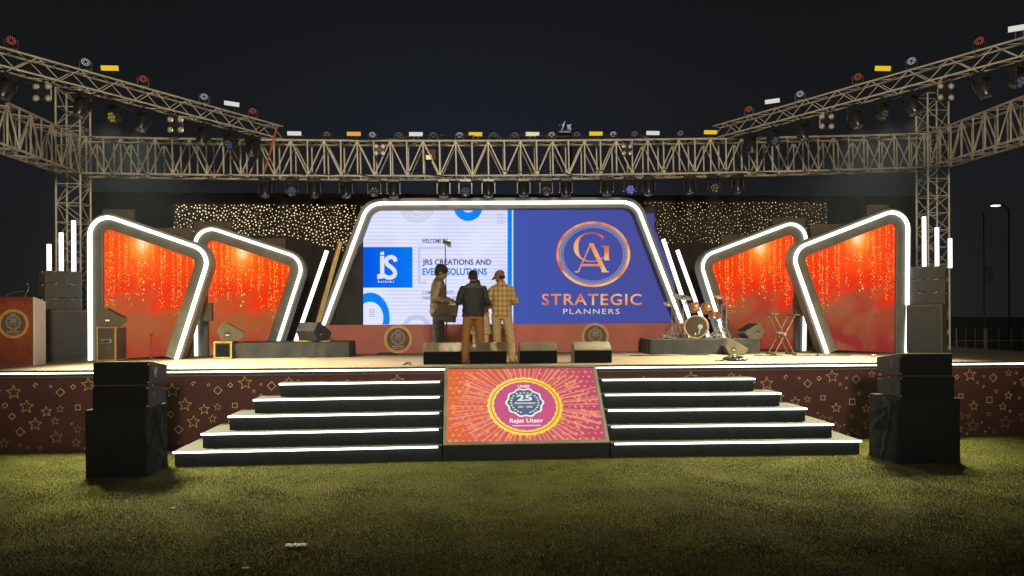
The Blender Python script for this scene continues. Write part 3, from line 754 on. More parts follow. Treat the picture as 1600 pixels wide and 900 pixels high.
# ------------------------------------------------------------------ light tubes
def tube_light(p, q, label, group, lit=True, r=.045):
    p, q = Vector(p), Vector(q)
    root = thing('tube_light', label, 'tube light', p, group)
    d = (q-p).normalized(); b = MB()
    b.tube([p+Vector((0, .03, 0)), q+Vector((0, .03, 0))], r*1.05, 8); b.build('housing', M['blackmetal'], root, 40)
    b = MB(); b.tube([p+d*.02, q-d*.01], r*.95, 12, ry=r*.95); b.build('tube', M['tubeled'] if lit else M['brass'], root, 40)
gv = 'upright tube lights standing on the stacked speakers'
YT = 2.74
for px, t, bt, lb in ((77, 381, 424, 'shortest upright tube light on the left speaker stack'), (96, 363, 424, 'middle upright tube light on the left speaker stack'), (115.5, 344, 425, 'tallest upright tube light on the left speaker stack'),
                      (1444, 338, 417, 'tallest upright tube light on the right speaker stack'), (1464, 355, 416, 'middle upright tube light on the right speaker stack'), (1484.5, 372, 418, 'shortest upright tube light on the right speaker stack')):
    p = at(px, bt, YT); q = at(px, t, YT); tube_light((p.x, YT, p.z-.03), (p.x, YT, q.z), lb, gv)
gs = 'leaning tube lights beside the arch'
for a, c, lb, lit in (((458, 545), (511, 391), 'lit leaning tube light left of the arch', True), ((485, 545), (532, 377), 'unlit brass coloured leaning tube left of the arch', False),
                      ((1085, 520), (1036, 373), 'lit leaning tube right of the arch, the one nearer to it', True), ((1112, 540), (1058, 390), 'lit leaning tube right of the arch, nearer the red panel', True)):
    Y = 4.45; p = at(*a, Y); q = at(*c, Y); t = (SZ-p.z)/(q.z-p.z); p = p+(q-p)*t
    tube_light(p, q, lb, gs, lit, .05)

# ------------------------------------------------------------------ trusses
def truss(name, label, cat, p, q, w, h, bay, rc, rb, group=None, vertical=False, style='N', sag=0):
    p, q = Vector(p), Vector(q); L_ = (q-p).length; d = (q-p)/L_
    if vertical: sx_, uz = Vector((1, 0, 0)), Vector((0, 1, 0))
    else:
        sx_ = d.cross(Vector((0, 0, 1))).normalized(); uz = sx_.cross(d).normalized()
    root = thing(name, label, cat, p, group)
    n = max(2, round(L_/bay)); P = lambda t, a, c: p+d*t+sx_*(a*w/2)+uz*(c*h/2)-Vector((0, 0, sag*(1-(2*t/L_-1)**2)))
    b = MB()
    for a in (-1, 1):
        for c in (-1, 1): b.tube([P(L_*i/n, a, c) for i in range(n+1)] if sag else [P(0, a, c), P(L_, a, c)], rc, 8)
    b.build('chords', M['alu'], root, 50)
    b = MB()
    for i in range(n+1):
        t = L_*i/n
        for a in (-1, 1):
            if style == 'N': b.tube([P(t, a, -1), P(t, a, 1)], rb*1.15, 6)
            if i < n:
                t2 = L_*(i+1)/n; s_ = 1 if i % 2 == 0 else -1
                b.tube([P(t, a, -s_), P(t2, a, s_)], rb, 6)
        for c in (-1, 1):
            if i % (1 if vertical else 2) == 0: b.tube([P(t, -1, c), P(t, 1, c)], rb, 6)
            if i < n:
                t2 = L_*(i+1)/n; s_ = 1 if i % 2 == 0 else -1
                b.tube([P(t, -s_, c), P(t2, s_, c)], rb*.9, 6)
    b.build('lacing', M['alu'], root, 50)
    return root, P, L_
YR = 4.15
TW, TH = .5, .80
cl = at(117, 245.5, YR); cr = at(1457, 238, YR); SAG = .13
def sagz(x): return SAG*(1-(2*(x-cl.x)/(cr.x-cl.x)-1)**2)
truss('box_truss', 'long silver box truss spanning above the main screen', 'truss', cl, cr, TW, TH, .37, .026, .0165, 'box trusses of the stage rig', sag=SAG)
truss('box_truss', 'silver box truss running forward from the left tower', 'truss', cl+Vector((0, -.3, 0)), (cl.x+.05, -1.4, cl.z), TW, TH, .37, .026, .0165, 'box trusses of the stage rig')
truss('box_truss', 'silver box truss running forward from the right tower', 'truss', cr+Vector((0, -.3, 0)), (cr.x-.05, -1.4, cr.z), TW, TH, .37, .026, .0165, 'box trusses of the stage rig')
for c_, nm, tp in ((cl, 'left', 141), (cr, 'right', 130)):
    zt = at(115, tp, YR).z
    x_ = at(115 if nm == 'left' else 1457, 300, YR).x
    truss('truss_tower', 'square silver truss tower rising behind the %s speaker stack' % nm, 'truss tower', (x_, YR+.0, SZ), (x_, YR+.0, zt), .52, .45, .42, .024, .012, 'truss towers', True)
# raised slim trusses angled towards the audience
def raised(pa, pb, nm):
    # pa: pixel of the back end, pb: pixel where it leaves the picture; both at one height
    a = at(*pa, YR); z = a.z
    e_ = atz(*pb, z); d = (e_-a); q = a+d*1.22
    return truss('raised_truss', 'slim raised truss carrying lamps on the %s of the rig' % nm, 'truss', a-d*.01, q, .29, .29, .36, .017, .0085, 'slim raised trusses', False, 'W'), a, d
(rL, PL, LL), aL, dL = raised((432, 208), (0, 92), 'left')
(rR, PR, LR), aR, dR = raised((1124, 207), (1600, 77), 'right')
def on_raised(a, d, px):
    lo, hi = 0, 1.2
    for _ in range(40):
        mi = (lo+hi)/2; p = proj(a+d*mi)[0]
        if (p < px) == (proj(a+d)[0] > proj(a)[0]): lo = mi
        else: hi = mi
    return a+d*lo

# ------------------------------------------------------------------ lamps on the trusses
M['lens'] = mat('lens_glass', (.10, .11, .12), .12, 0, .3, 20, 0, 60, .9, .5)
M['lensbright'] = emit('lens_lilac', S(112, 108, 205), 1)
M['lensdim'] = emit('lens_dim_blue', S(86, 100, 128), .55)
M['lensyellow'] = emit('lens_yellow', S(150, 140, 52), .7)
def head_proto(kind, tilt, lensmat, name='moving_head'):
    root = thing(name, 'x', 'moving light', (0, 0, 0))
    b = MB(); b.box(-.14, .14, -.10, .10, -.085, .0); b.box(-.03, .03, -.03, .03, 0, .05); b.build('base', M['blackmetal'], root, 0, .012, True)
    b = MB(); b.box(-.165, -.125, -.05, .05, -.33, -.09); b.box(.125, .165, -.05, .05, -.33, -.09); b.box(-.165, .165, -.05, .05, -.105, -.087)
    b.build('yoke', M['blackmetal'], root, 0, .01, True)
    T = lookT((0, 0, -.27), (0, -math.cos(tilt), -math.sin(tilt)), (0, -.1, 1)) @ Matrix.Rotation(R(90), 4, 'X')
    b = MB()
    if kind == 'wash': b.lathe([(.05, -.12), (.10, -.10), (.122, -.02), (.122, .05), (.115, .06), (.108, .055)], 20, 0, T)
    else: b.lathe([(.06, -.19), (.10, -.17), (.118, -.08), (.112, .05), (.098, .15), (.09, .16), (.08, .15)], 20, 0, T)
    b.build('head', M['blackmetal'], root, 40, 0, True)
    b = MB()
    if kind == 'wash':
        for x, y in [(0, 0)]+[(.066*math.cos(a), .066*math.sin(a)) for a in [k*math.pi/3 for k in range(6)]]:
            b.lathe([(.029, .050), (.029, .058), (.018, .068), (.003, .071)], 10, 0, T @ Matrix.Translation((x, y, 0)))
    else: b.lathe([(.078, .13), (.078, .15), (.05, .165), (.004, .172)], 20, 0, T)
    b.build('lens', lensmat, root, 50, 0, True)
    return root
protos = {}
def place(kind, tilt, lens, loc, label, group, rz=0, sc=1, name='moving_head'):
    key = (kind, round(tilt, 1), lens, name)
    if key not in protos: o = protos[key] = head_proto(kind, tilt, M[lens], name)
    else: o = copy_tree(protos[key])
    o.location = loc; o.rotation_euler.z = rz; o.scale = (sc,)*3
    o['label'] = label; o['group'] = group
    return o
def beam(o, power, aim, size, blend=1.0, col=(1, .80, .46)):
    l = bpy.data.lights.new('added_beam', 'SPOT'); l.energy = power; l.color = col; l.spot_size = R(size); l.spot_blend = blend; l.shadow_soft_size = .12
    lo = bpy.data.objects.new('added_beam', l); COL.objects.link(lo); lo.parent = o
    p = Vector((0, -.16, -.40)); w = Vector(o.location)+Matrix.Rotation(o.rotation_euler.z, 3, 'Z') @ p
    lo.location = p
    lo.rotation_euler = (Matrix.Rotation(-o.rotation_euler.z, 3, 'Z') @ (Vector(aim)-w)).to_track_quat('-Z', 'Y').to_euler()
DECKW = 800
gm = 'moving heads hanging under the long truss'
hx = [415, 457, 491, 541, 585, 615, 693, 727, 763, 818, 853, 884, 948, 984, 1013, 1077, 1115, 1152]
wash = {1: 'lensdim', 4: 'lens', 7: 'lensdim', 10: 'lens', 13: 'lensbright', 16: 'lens'}
for i, px in enumerate(hx):
    zb = (cl+(cr-cl)*((at(px, 270, YR).x-cl.x)/(cr.x-cl.x))).z-TH/2-.07-sagz(at(px, 270, YR).x)
    p = at(px, 275, YR-.22)
    k = 'wash' if i in wash else 'beam'
    ti = .35 if i in wash else [1.2, .9, 1.35][i % 3]
    what = {'lensbright': 'glowing lilac seven lens', 'lensdim': 'pale blue seven lens', 'lens': 'dark seven lens'}[wash[i]] if i in wash else 'single lens black'
    hd_ = place(k, ti, wash.get(i, 'lens'), (p.x, YR-.22, zb), '%s moving head, %s from the left under the long truss' % (what, ORD[i]), gm, 0, 1.0)
    if i in (1, 7, 13, 16): beam(hd_, DECKW, (p.x*.95, .6, SZ), 92, .8)  # warm spots added on these heads to brighten the deck
LAWNW = 5000
gr = 'moving heads under the slim raised trusses'
for side, a, d, items in (('left', aL, dL, [(10, 'beam', 'lens'), (128, 'beam', 'lens'), (178, 'wash', 'lensyellow'), (224, 'beam', 'lens'), (318, 'beam', 'lens'), (360, 'wash', 'lensdim'), (395, 'beam', 'lens')]),
                          ('right', aR, dR, [(1590, 'wash', 'lensdim'), (1535, 'beam', 'lens'), (1424, 'beam', 'lens'), (1379, 'wash', 'lens'), (1336, 'beam', 'lens'), (1252, 'beam', 'lens'), (1208, 'wash', 'lensdim'), (1172, 'beam', 'lens')])):
    for k, (px, kd, ln) in enumerate(items):
        p = on_raised(a, d, px)
        hd_ = place(kd, .4 if kd == 'wash' else 1.1, ln, (p.x, p.y, p.z-.15-.08), '%s moving head, %s from the picture edge under the %s raised truss' % ('seven lens' if kd == 'wash' else 'single lens black', ORD[k], side), gr, -.5 if side == 'left' else .5)
        if px in (128, 178, 224, 1424, 1379, 1336): beam(hd_, LAWNW, (p.x*.68, -.2, 0), 86, 1, (1, .93, .54))  # spots added on mostly unlit heads to brighten the lawn
# four-lamp blinders
M['blinder'] = emit('blinder_bulb', S(214, 204, 168), .42)
def blinder(loc, label, sc=1):
    if 'bl' not in protos:
        root = protos['bl'] = thing('four_lamp_blinder', 'x', 'stage lamp')
        b = MB(); b.box(-.15, .15, -.03, .03, -.30, 0); b.box(-.02, .02, -.02, .02, 0, .08); b.build('housing', M['blackmetal'], root, 0, .02, True)
        for x in (-.1, .1):
            for z in (-.05, -.25):
                T = Matrix.Translation((x, -.03, z)) @ Matrix.Rotation(R(90), 4, 'X')
                b = MB(); b.lathe([(.03, 0), (.052, .012), (.058, .02), (.05, .022), (.042, .012)], 16, 0, T)
                lp = b.build('lamp', M['steel'], root, 40, 0, True)
                b = MB(); b.lathe([(.032, .012), (.024, .02), (.004, .024)], 14, 0, T); b.build('bulb', M['blinder'], lp, 50, 0, True)
        o = root
    else: o = copy_tree(protos['bl'])
    o.location = loc; o['label'] = label; o['group'] = 'four lamp blinders on the rig'; o.scale = (sc,)*3
for px, a, d, lb in ((68, aL, dL, 'four lamp blinder on the left raised truss nearest the picture edge'), (275, aL, dL, 'four lamp blinder midway along the left raised truss'),
                     (1475, aR, dR, 'four lamp blinder on the right raised truss nearest the picture edge'), (1290, aR, dR, 'four lamp blinder midway along the right raised truss')):
    p = on_raised(a, d, px); blinder((p.x, p.y, p.z-.15-.08), lb)
for px, lb in ((593, 'four lamp blinder inside the long truss, left of centre'), (980, 'four lamp blinder inside the long truss, right of centre')):
    p = at(px, 233, YR-.31); blinder((p.x, YR-.31, p.z+.10), lb, .8)
# par cans and flood panels standing on top
M['pardark'] = mat('par_body', (.012, .012, .013), .4, .3, .2, 12)
PD = {'white': emit('par_white', S(196, 200, 212), .9), 'red': emit('par_red', S(196, 92, 70), .8), 'dim': emit('par_dim', S(120, 124, 138), .7)}
def par(loc, colour, label, rz=0, tilt=.75):
    k = 'par'+colour
    if k not in protos:
        root = protos[k] = thing('par_can', 'x', 'par can')
        T = lookT((0, 0, .22), (0, -math.cos(tilt), math.sin(tilt)*-1), (0, .2, 1)) @ Matrix.Rotation(R(90), 4, 'X')
        b = MB(); b.lathe([(.03, -.10), (.075, -.08), (.095, -.01), (.098, .02), (.09, .024), (.085, .018)], 20, 0, T); b.build('body', M['pardark'], root, 40, 0, True)
        b = MB()
        for rad, n_ in ((.072, 12), (.042, 7)):
            for j in range(n_):
                b.lathe([(.0115, .017), (.010, .023), (.003, .025)], 8, 0, T @ Matrix.Translation((rad*math.cos(6.283*j/n_), rad*math.sin(6.283*j/n_), 0)))
        b.build('lenses', PD[colour], root, 0, 0, True)
        b = MB(); b.box(-.115, -.105, -.012, .012, .06, .23); b.box(.105, .115, -.012, .012, .06, .23); b.box(-.115, .115, -.012, .012, .05, .06); b.box(-.012, .012, -.02, .02, -.03, .05)
        b.build('bracket', M['blackmetal'], root, 0, 0, True); o = root
    else: o = copy_tree(protos[k])
    o.scale = (.86,)*3; o.location = loc; o.rotation_euler.z = rz; o['label'] = label; o['group'] = 'par cans standing on the trusses'
def flood(loc, colour, label, rz=0, tilt=.25, *_):
    k = 'fl'+colour
    if k not in protos:
        root = protos[k] = thing('flood_panel', 'x', 'flood light')
        T = Matrix.Translation((0, 0, .17)) @ Matrix.Rotation(tilt, 4, 'X')
        b = MB(); b.box(-.165, .165, -.01, .05, -.052, .052, 0, T); b.build('housing', M['pardark'], root, 0, .006, True)
        b = MB(); b.box(-.155, .155, -.016, -.0105, -.045, .045, 0, T); b.build('lamp_face', PD2[colour], root, 0, 0, True)
        b = MB(); b.box(-.06, -.045, 0, .02, -.03, .12); b.box(.045, .06, 0, .02, -.03, .12); b.box(-.06, .06, 0, .02, -.03, -.015); b.build('bracket', M['blackmetal'], root, 0, 0, True); o = root
    else: o = copy_tree(protos[k])
    o.location = loc; o.rotation_euler.z = rz; o['label'] = label; o['group'] = 'flood panels standing on the trusses'
PD2 = {'white': emit('flood_white', S(214, 214, 206), 1), 'yellow': emit('flood_yellow', S(232, 190, 44), 1), 'cream': emit('flood_cream', S(226, 218, 170), 1), 'amber': emit('flood_amber', S(226, 164, 66), 1)}
def on_long(px):
    x = at(px, 214, YR-.25).x; return (x, YR-TW/2, (cl+(cr-cl)*((x-cl.x)/(cr.x-cl.x))).z+TH/2+.03-sagz(x))
for k, (px, c_) in enumerate(((511, 'dim'), (582, 'white'), (623, 'dim'), (677, 'dim'), (718, 'white'), (771, 'dim'), (804, 'dim'), (862, 'white'), (901, 'dim'), (958, 'white'), (991, 'dim'), (1063, 'dim'))):
    x, y, z = on_long(px)
    par((x, y, z-.075), c_, '%s par can, %s from the left on top of the long truss' % ('bright white' if c_ == 'white' else 'dim grey', ORD[k]))
PW = 2300
for k, (px, c_) in enumerate(((460, 'white'), (553, 'amber'), (650, 'white'), (743, 'yellow'), (832, 'cream'), (931, 'yellow'), (1020, 'white'), (1110, 'yellow'))):
    x, y, z = on_long(px)
    flood((x, y, z-.05), c_, '%s flood panel, %s from the left on top of the long truss' % (c_, ORD[k]), 0, .25, 0)
for side, a, d, ps, fs in (('left', aL, dL, [(18, 'red'), (134, 'white'), (224, 'red'), (319, 'white'), (395, 'red')], [(172, 'yellow'), (362, 'white')]),
                           ('right', aR, dR, [(1530, 'red'), (1424, 'white'), (1340, 'red'), (1250, 'white'), (1170, 'red')], [(1593, 'white'), (1379, 'yellow'), (1207, 'white')])):
    rz = math.atan2(d.y, d.x); rz = rz+math.pi if side == 'left' else rz
    rz = (rz+math.pi/2) % math.pi - math.pi/2
    for k, (px, c_) in enumerate(ps):
        p = on_raised(a, d, px); par((p.x, p.y, p.z+.17), c_, '%s faced par can, %s from the picture edge on the %s raised truss' % (c_, ORD[k], side), rz*.3)
    for k, (px, c_) in enumerate(fs):
        p = on_raised(a, d, px); flood((p.x, p.y, p.z+.20), c_, '%s flood panel on the %s raised truss, %s' % (c_, side, 'the one cut by the picture edge' if px == 1593 else 'the one further %s' % ('forward' if c_ == 'yellow' else 'back')), 0 if c_ == 'yellow' else rz*.55, .25, 0, None)

#@@PART2
# ------------------------------------------------------------------ loudspeakers on the lawn
def drape(mb, x0, x1, y0, y1, z0, z1, foldside, seed):
    """a cloth cover fitted over a box: flat front, loose folds and a spilling hem on one side"""
    rr = random.Random(seed); NP = 44; NZ = 34
    ph = [rr.uniform(0, 6.28) for _ in range(6)]
    cre = [(rr.uniform(-1.1, 1.1)+(1.57 if rr.random() < .3 else 0), rr.uniform(-.5, .5), rr.uniform(.03, .09), rr.choice([-1, 1, 1])*rr.uniform(.010, .032)) for _ in range(11)]
    per = []
    for k in range(4):
        c = [(x0, y0), (x1, y0), (x1, y1), (x0, y1)]; n_ = [(0, -1), (1, 0), (0, 1), (-1, 0)][k]
        a, b_ = c[k], c[(k+1) % 4]
        for i in range(NP): per.append((a[0]+(b_[0]-a[0])*i/NP, a[1]+(b_[1]-a[1])*i/NP, n_, i/NP, k))
    vs = []
    for j in range(NZ+1):
        z = z1-(z1-z0)*j/NZ; h = j/NZ
        for x, y, n_, t, k in per:
            side = (k == 1 and foldside > 0) or (k == 3 and foldside < 0)
            e_ = math.sin(math.pi*t)**.5 if t > 0 else 0
            d = .004*math.sin(t*9+ph[0]+h*3)
            if side:
                d += e_*(.015+.05*h**1.3)
                for a_, c_, w_, g_ in cre:
                    q_ = ((t-.5)*math.cos(a_)+(h-.5)*1.2*math.sin(a_)-c_)/w_
                    d += e_*g_*math.exp(-abs(q_)**1.5)
            d += (.012 if j == NZ and k else 0)
            vs.append((x+n_[0]*d, y+n_[1]*d, z))
    n = len(per)
    fs = [(j*n+i, (j+1)*n+i, (j+1)*n+(i+1) % n, j*n+(i+1) % n) for j in range(NZ) for i in range(n)]
    fs.append(tuple(range(n)))
    mb.add(vs, fs)
def top_box(name, x0, x1, y0, dep, z0, hf, hb, label, side, group, tilt=0):
    root = thing(name, label, 'loudspeaker', ((x0+x1)/2, y0+dep/2, z0), group)
    b = MB(); b.prism_x([(y0, z0), (y0, z0+hf), (y0+dep, z0+hb), (y0+dep, z0+(hf-hb)*.25)], x0, x1); b.build('cabinet', M['sidecab'], root, 0, .008)
    b = MB(); b.box(x0+.012, x1-.012, y0-.012, y0-.001, z0+.012, z0+hf-.012); b.build('grille', M['grille'], root, 0, .004)
    xs = x1 if side > 0 else x0
    for dy in (.14, .20):
        b = MB(); b.box(xs-.004, xs+.006, y0+dy, y0+dy+.034, z0+hf*.28, z0+hf*.72); b.build('handle', M['blackmetal'], root, 0, .003)
        b = MB(); b.box(xs+.0065, xs+.011, y0+dy+.003, y0+dy+.010, z0+hf*.32, z0+hf*.68); b.build('grip', M['steel'], root)
    b = MB(); 
    for zz_ in (z0+.03, z0+hf-.05): b.box(xs-.03 if side > 0 else xs, xs if side > 0 else xs+.03, y0-.016, y0-.0125, zz_, zz_+.018)
    b.build('corner_plate', M['steel'], root)
for nm, side, pl, pr_, top, ux0, ux1, utop in (('left', 1, (134, 747), (226, 745.5), 640.5, (146, 235), (143, 231.5), 565), ('right', -1, (1403, 725.5), (1501, 724), 623, (1404.5, 1488), (1407, 1493), 552)):
    p = atz(*pl, 0); q = atz(*pr_, 0); y0 = (p.y+q.y)/2; zt = at((pl[0]+pr_[0])/2, top, y0).z
    root = thing('covered_subwoofer', 'large black cloth covered subwoofer on the grass at the %s end of the stairs' % nm, 'loudspeaker', ((p.x+q.x)/2, y0+.4, 0), 'covered subwoofers on the grass')
    b = MB(); b.box(p.x+.02, q.x-.02, y0+.02, y0+.78, 0, zt-.015); b.build('cabinet', M['blackcab'], root)
    b = MB(); drape(b, p.x, q.x, y0, y0+.8, .004, zt, side, 3 if side > 0 else 5); b.build('cover', M['cloth'], root, 60)
    H_ = at(180, utop, y0).z if nm == 'left' else at(1450, utop, y0).z
    hh = (H_-zt)/2
    for k, (u, lb) in enumerate(((ux1, 'lower'), (ux0, 'upper'))):
        xa = at(u[0], 610, y0+.04).x; xb = at(u[1], 610, y0+.04).x
        top_box('loudspeaker', xa, xb, y0+.03+.03*(1-k), .62, zt+.003+k*hh, hh-.004, hh*.72, '%s wedge shaped black loudspeaker on the covered subwoofer at the %s' % (lb, nm), side, 'loudspeakers stacked on the covered subwoofers')

# ------------------------------------------------------------------ speaker stacks on the stage
M['pagrille'] = mat('array_grille', (.040, .043, .05), .5, .1, .3, 20, .3, 240)
M['paside'] = mat('array_side', (.12, .105, .07), .55, 0, .2, 4, .2, 90)
for nm, px, sg, subtop, lines in (('left', 97, 1, 485, (465.5, 443, 423.5)), ('right', 1451, -1, 476, (456, 436, 416.5))):
    Y = 2.72; c0 = on_stage(px, Y); rz = R(42)*sg
    for k, off in enumerate((-.0,)):
        zt = at(px, subtop, Y).z; h = zt-SZ
        root = thing('subwoofer', 'tall subwoofer cabinet at the bottom of the %s stage speaker stack' % nm, 'loudspeaker', (c0.x+.06*sg, Y, SZ), 'subwoofers of the stage speaker stacks'); root.rotation_euler.z = rz
        b = MB(); b.box(-.36, .36, -.31, .35, 0, h); b.build('cabinet', M['paside'], root, 0, .01, True)
        b = MB(); b.box(-.33, .33, -.325, -.3105, .03, h-.03); b.build('grille', M['pagrille'], root, 0, .004, True)
        b = MB(); b.box(-.366, -.3605, -.05, .07, h*.45, h*.52) if sg > 0 else b.box(.3605, .366, -.05, .07, h*.45, h*.52); b.build('handle', M['blackmetal'], root, 0, .002, True)
    zs = [at(px, v, Y).z for v in lines]; prev = zt
    for k, z in enumerate(zs):
        root = thing('line_array_box', '%s line array box on the %s stage speaker stack' % (('bottom', 'middle', 'top')[k], nm), 'loudspeaker', (c0.x-.03*sg, Y, prev+.004), 'line array boxes on the stage speaker stacks'); root.rotation_euler.z = rz
        h = z-prev-.012; prev = z
        b = MB(); b.prism_x([(-.26, 0), (-.26, h), (.25, h-.035), (.25, .035)], -.33, .33); b.build('cabinet', M['paside'], root, 0, .006, True)
        b = MB(); b.box(-.315, .315, -.274, -.2605, .012, h-.012); b.build('grille', M['pagrille'], root, 0, .003, True)
        xs = -.336 if sg > 0 else .330
        b = MB(); b.box(xs, xs+.006, -.03, .07, h*.42, h*.58); b.build('handle', M['blackmetal'], root, 0, .002, True)
        for dx in (-.2, .12):
            b = MB(); b.box(dx, dx+.07, -.285, -.2745, h-.028, h-.006); b.build('clamp', M['steel'], root, 0, .003, True)  # steel bits added as glints along the top edge, not real clamps
        b = MB(); b.box(xs-.012 if sg > 0 else xs+.0065, xs-.0005 if sg > 0 else xs+.018, -.12, -.04, h-.05, h-.01); b.build('glint_plate', M['steel'], root, 0, .003, True)  # side plate added for its bright glint
# fill speakers on posts between the portals
for px0, px1, y0, y1, nm in ((317, 330, 473, 501.5, 'left'), (1243, 1258, 466, 494, 'right')):
    Y = 3.45; a = at(px0, y0, Y); c = at(px1, y1, Y); xm = (a.x+c.x)/2
    root = thing('fill_speaker', 'small grey fill speaker on a post between the two %s red panels' % nm, 'loudspeaker', (xm, Y, SZ), 'fill speakers between the panels')
    b = MB(); b.box(a.x, c.x, Y, Y+.16, c.z, a.z); b.build('cabinet', M['paside'], root, 0, .006)
    b = MB(); b.tube([(xm, Y+.08, SZ), (xm, Y+.08, c.z)], .018, 8); b.box(xm-.12, xm+.12, Y-.03, Y+.19, SZ, SZ+.012); b.build('post', M['blackmetal'], root, 40)

# ------------------------------------------------------------------ lectern
p = at(52.5, 571, 1.3); YL = 1.3
xr = on_stage(52.5, YL).x; xl = on_stage(-9, YL).x; zt = at(30, 464, YL).z
lec = thing('lectern', 'printed maroon lectern with round 25 badge at the left edge of the stage', 'lectern', ((xl+xr)/2, YL, SZ))
b = MB(); b.prism_x([(YL, SZ), (YL, zt-.002), (YL+.36, zt-.09), (YL+.36, SZ)], xl+.005, xr-.004); b.build('body', M['white'], lec)
b = MB(); b.prism_x([(YL-.004, SZ+.0), (YL-.004, zt), (YL+.37, zt-.085), (YL+.37, SZ)], xr-.003, xr+.022); b.build('side_panel', M['white'], lec, 0, .003)
M['lecprint'] = mat('lectern_print', (.20, .035, .015), .5, 0, .3, 3, .1, 40)
M['lecray'] = mat('lectern_ray', (.45, .14, .045), .5, 0, .25, 5)
A = Art(lambda u, v, l: (u, YL-.008-.002*l, v))
A.b.box(xl, xr-.004, YL-.008, YL-.001, SZ+.004, zt); cp = at(21.5, 506, YL); rr = random.Random(3)
rays(A, cp.x, cp.z, .26, .33, .42, 1, 70, 1, (xl+.01, xr-.015, SZ+.02, zt-.01), rr, 1, .022)
emblem(A, cp.x, cp.z, .265, dict(ring=2, ringdark=3, disc=3, badge=3, text=4), 2)
for i in range(24):
    for j in range(14):
        if (i*7+j*3) % 5 < 2: A.rect(xl+.03+i*.028, xl+.046+i*.028, SZ+.05+j*.026, SZ+.058+j*.026, 1, 1)
A.b.build('front_print', [M['lecprint'], M['lecray'], M['emgold'], M['emdark'], M['empale']], lec)
for k, (pts, lb) in enumerate((([(6, 466), (12, 460), (26, 456.5), (38, 455)], 'longer gooseneck microphone reaching across the lectern top'), ([(38, 466), (41, 458), (45, 452), (44, 447)], 'short upright gooseneck microphone on the lectern top'))):
    P = [at(x, y, YL+.1) for x, y in pts]
    root = thing('gooseneck_microphone', lb, 'microphone', P[0])
    b = MB(); b.tube(P, .006, 6); b.build('gooseneck', M['steel'], root, 40)
    d = (P[-1]-P[-2]).normalized(); b = MB(); b.tube([P[-1], P[-1]+d*.02, P[-1]+d*.06], [.009, .016, .012], 8); b.build('capsule', M['blackmetal'], root, 40)

# ------------------------------------------------------------------ cases, monitors, risers
def flight_case(x0, x1, y0, y1, z0, z1, label, plate=False, grille=False):
    root = thing('flight_case', label, 'flight case', ((x0+x1)/2, (y0+y1)/2, z0))
    b = MB(); b.box(x0, x1, y0, y1, z0, z1); b.build('body', M['tolex'], root)
    t = .028
    for xa in (x0-.004, x1-t+.004):
        for ya in (y0-.004, y1-t+.004): MB().box(xa, xa+t, ya, ya+t, z0+.001, z1+.004).build('edge_post', M['brass'], root, 0, .004)
    for za in (z0+.002, z1-t+.006):
        for ya in (y0-.0055, y1-t+.0055): MB().box(x0+t-.004, x1-t+.004, ya, ya+t, za, za+t).build('edge_rail', M['brass'], root, 0, .004)
        for xa in (x0-.0055, x1-t+.0055): MB().box(xa, xa+t, y0+t-.004, y1-t+.004, za, za+t).build('edge_rail', M['brass'], root, 0, .004)
    if plate:
        b = MB(); xm = x0+(x1-x0)*.5; b.box(xm-.10, xm+.10, y0-.010, y0-.0005, z0+(z1-z0)*.52, z0+(z1-z0)*.66); b.build('dish', M['steel'], root, 0, .008)
        b = MB(); b.box(xm-.07, xm+.07, y0-.016, y0-.0105, z0+(z1-z0)*.56, z0+(z1-z0)*.60); b.build('handle', M['blackmetal'], root, 0, .004)
    if grille:
        b = MB(); b.box(x0+.05, x1-.05, y0-.008, y0-.0005, z0+.05, z1-.05); b.build('grille', M['grille'], root)
    return root
a = on_stage(151, 2.35); c = on_stage(181, 2.35); zt = at(165, 511, 2.35).z
flight_case(a.x, c.x, 2.35, 2.95, SZ, zt, 'brass edged upright case in front of the outermost left red panel', True)
case_top = zt; case_x = a.x
a = on_stage(334, 2.85); c = on_stage(362, 2.85); zt2 = at(350, 534, 2.85).z
flight_case(a.x, c.x, 2.85, 3.25, SZ, zt2, 'small brass edged amplifier case beside the black covered riser', False, True)
amp_top = zt2
def riser(name, x0, x1, y0, y1, z1, label, top):
    root = thing(name, label, 'riser', ((x0+x1)/2, (y0+y1)/2, SZ))
    b = MB(); b.box(x0, x1, y0, y1, z1-.03, z1); b.build('deck', M[top], root, 0, .004)
    b = MB(); n = 70; pr_ = []                            # the skirt with soft folds
    L_ = [((x0, y0), (x1, y0)), ((x1, y0), (x1, y1)), ((x1, y1), (x0, y1)), ((x0, y1), (x0, y0))]; NN = [(0, -1), (1, 0), (0, 1), (-1, 0)]
    for (p_, q_), n_ in zip(L_, NN):
        for i in range(n): pr_.append((p_[0]+(q_[0]-p_[0])*i/n, p_[1]+(q_[1]-p_[1])*i/n, n_, i/n))
    vs = []
    for j in range(6):
        h = j/5
        for i, (x, y, n_, t) in enumerate(pr_):
            d = .006+(.010*math.sin(i*.55+math.sin(i*.13)*3)+.008*math.sin(i*.21+h*4))*h**.7*(1 if .02 < t < .98 else 0)
            vs.append((x+n_[0]*d, y+n_[1]*d, z1-.004-(z1-.004-SZ-.003)*h))
    m_ = len(pr_); b.add(vs, [(j*m_+i, (j+1)*m_+i, (j+1)*m_+(i+1) % m_, j*m_+(i+1) % m_) for j in range(5) for i in range(m_)])
    b.build('skirt', M['cloth2'], root, 60)
    return root
a = on_stage(363.5, 2.95); c = on_stage(545, 2.95); zr = at(450, 535, 2.95).z
riser('covered_riser', a.x, c.x, 2.95, 3.85, zr, 'low riser covered in black cloth left of the maroon board', 'cloth')
left_riser = zr
a = on_stage(1016.5, 2.95); c = on_stage(1187, 2.95); zd = at(1085, 530, 2.95).z
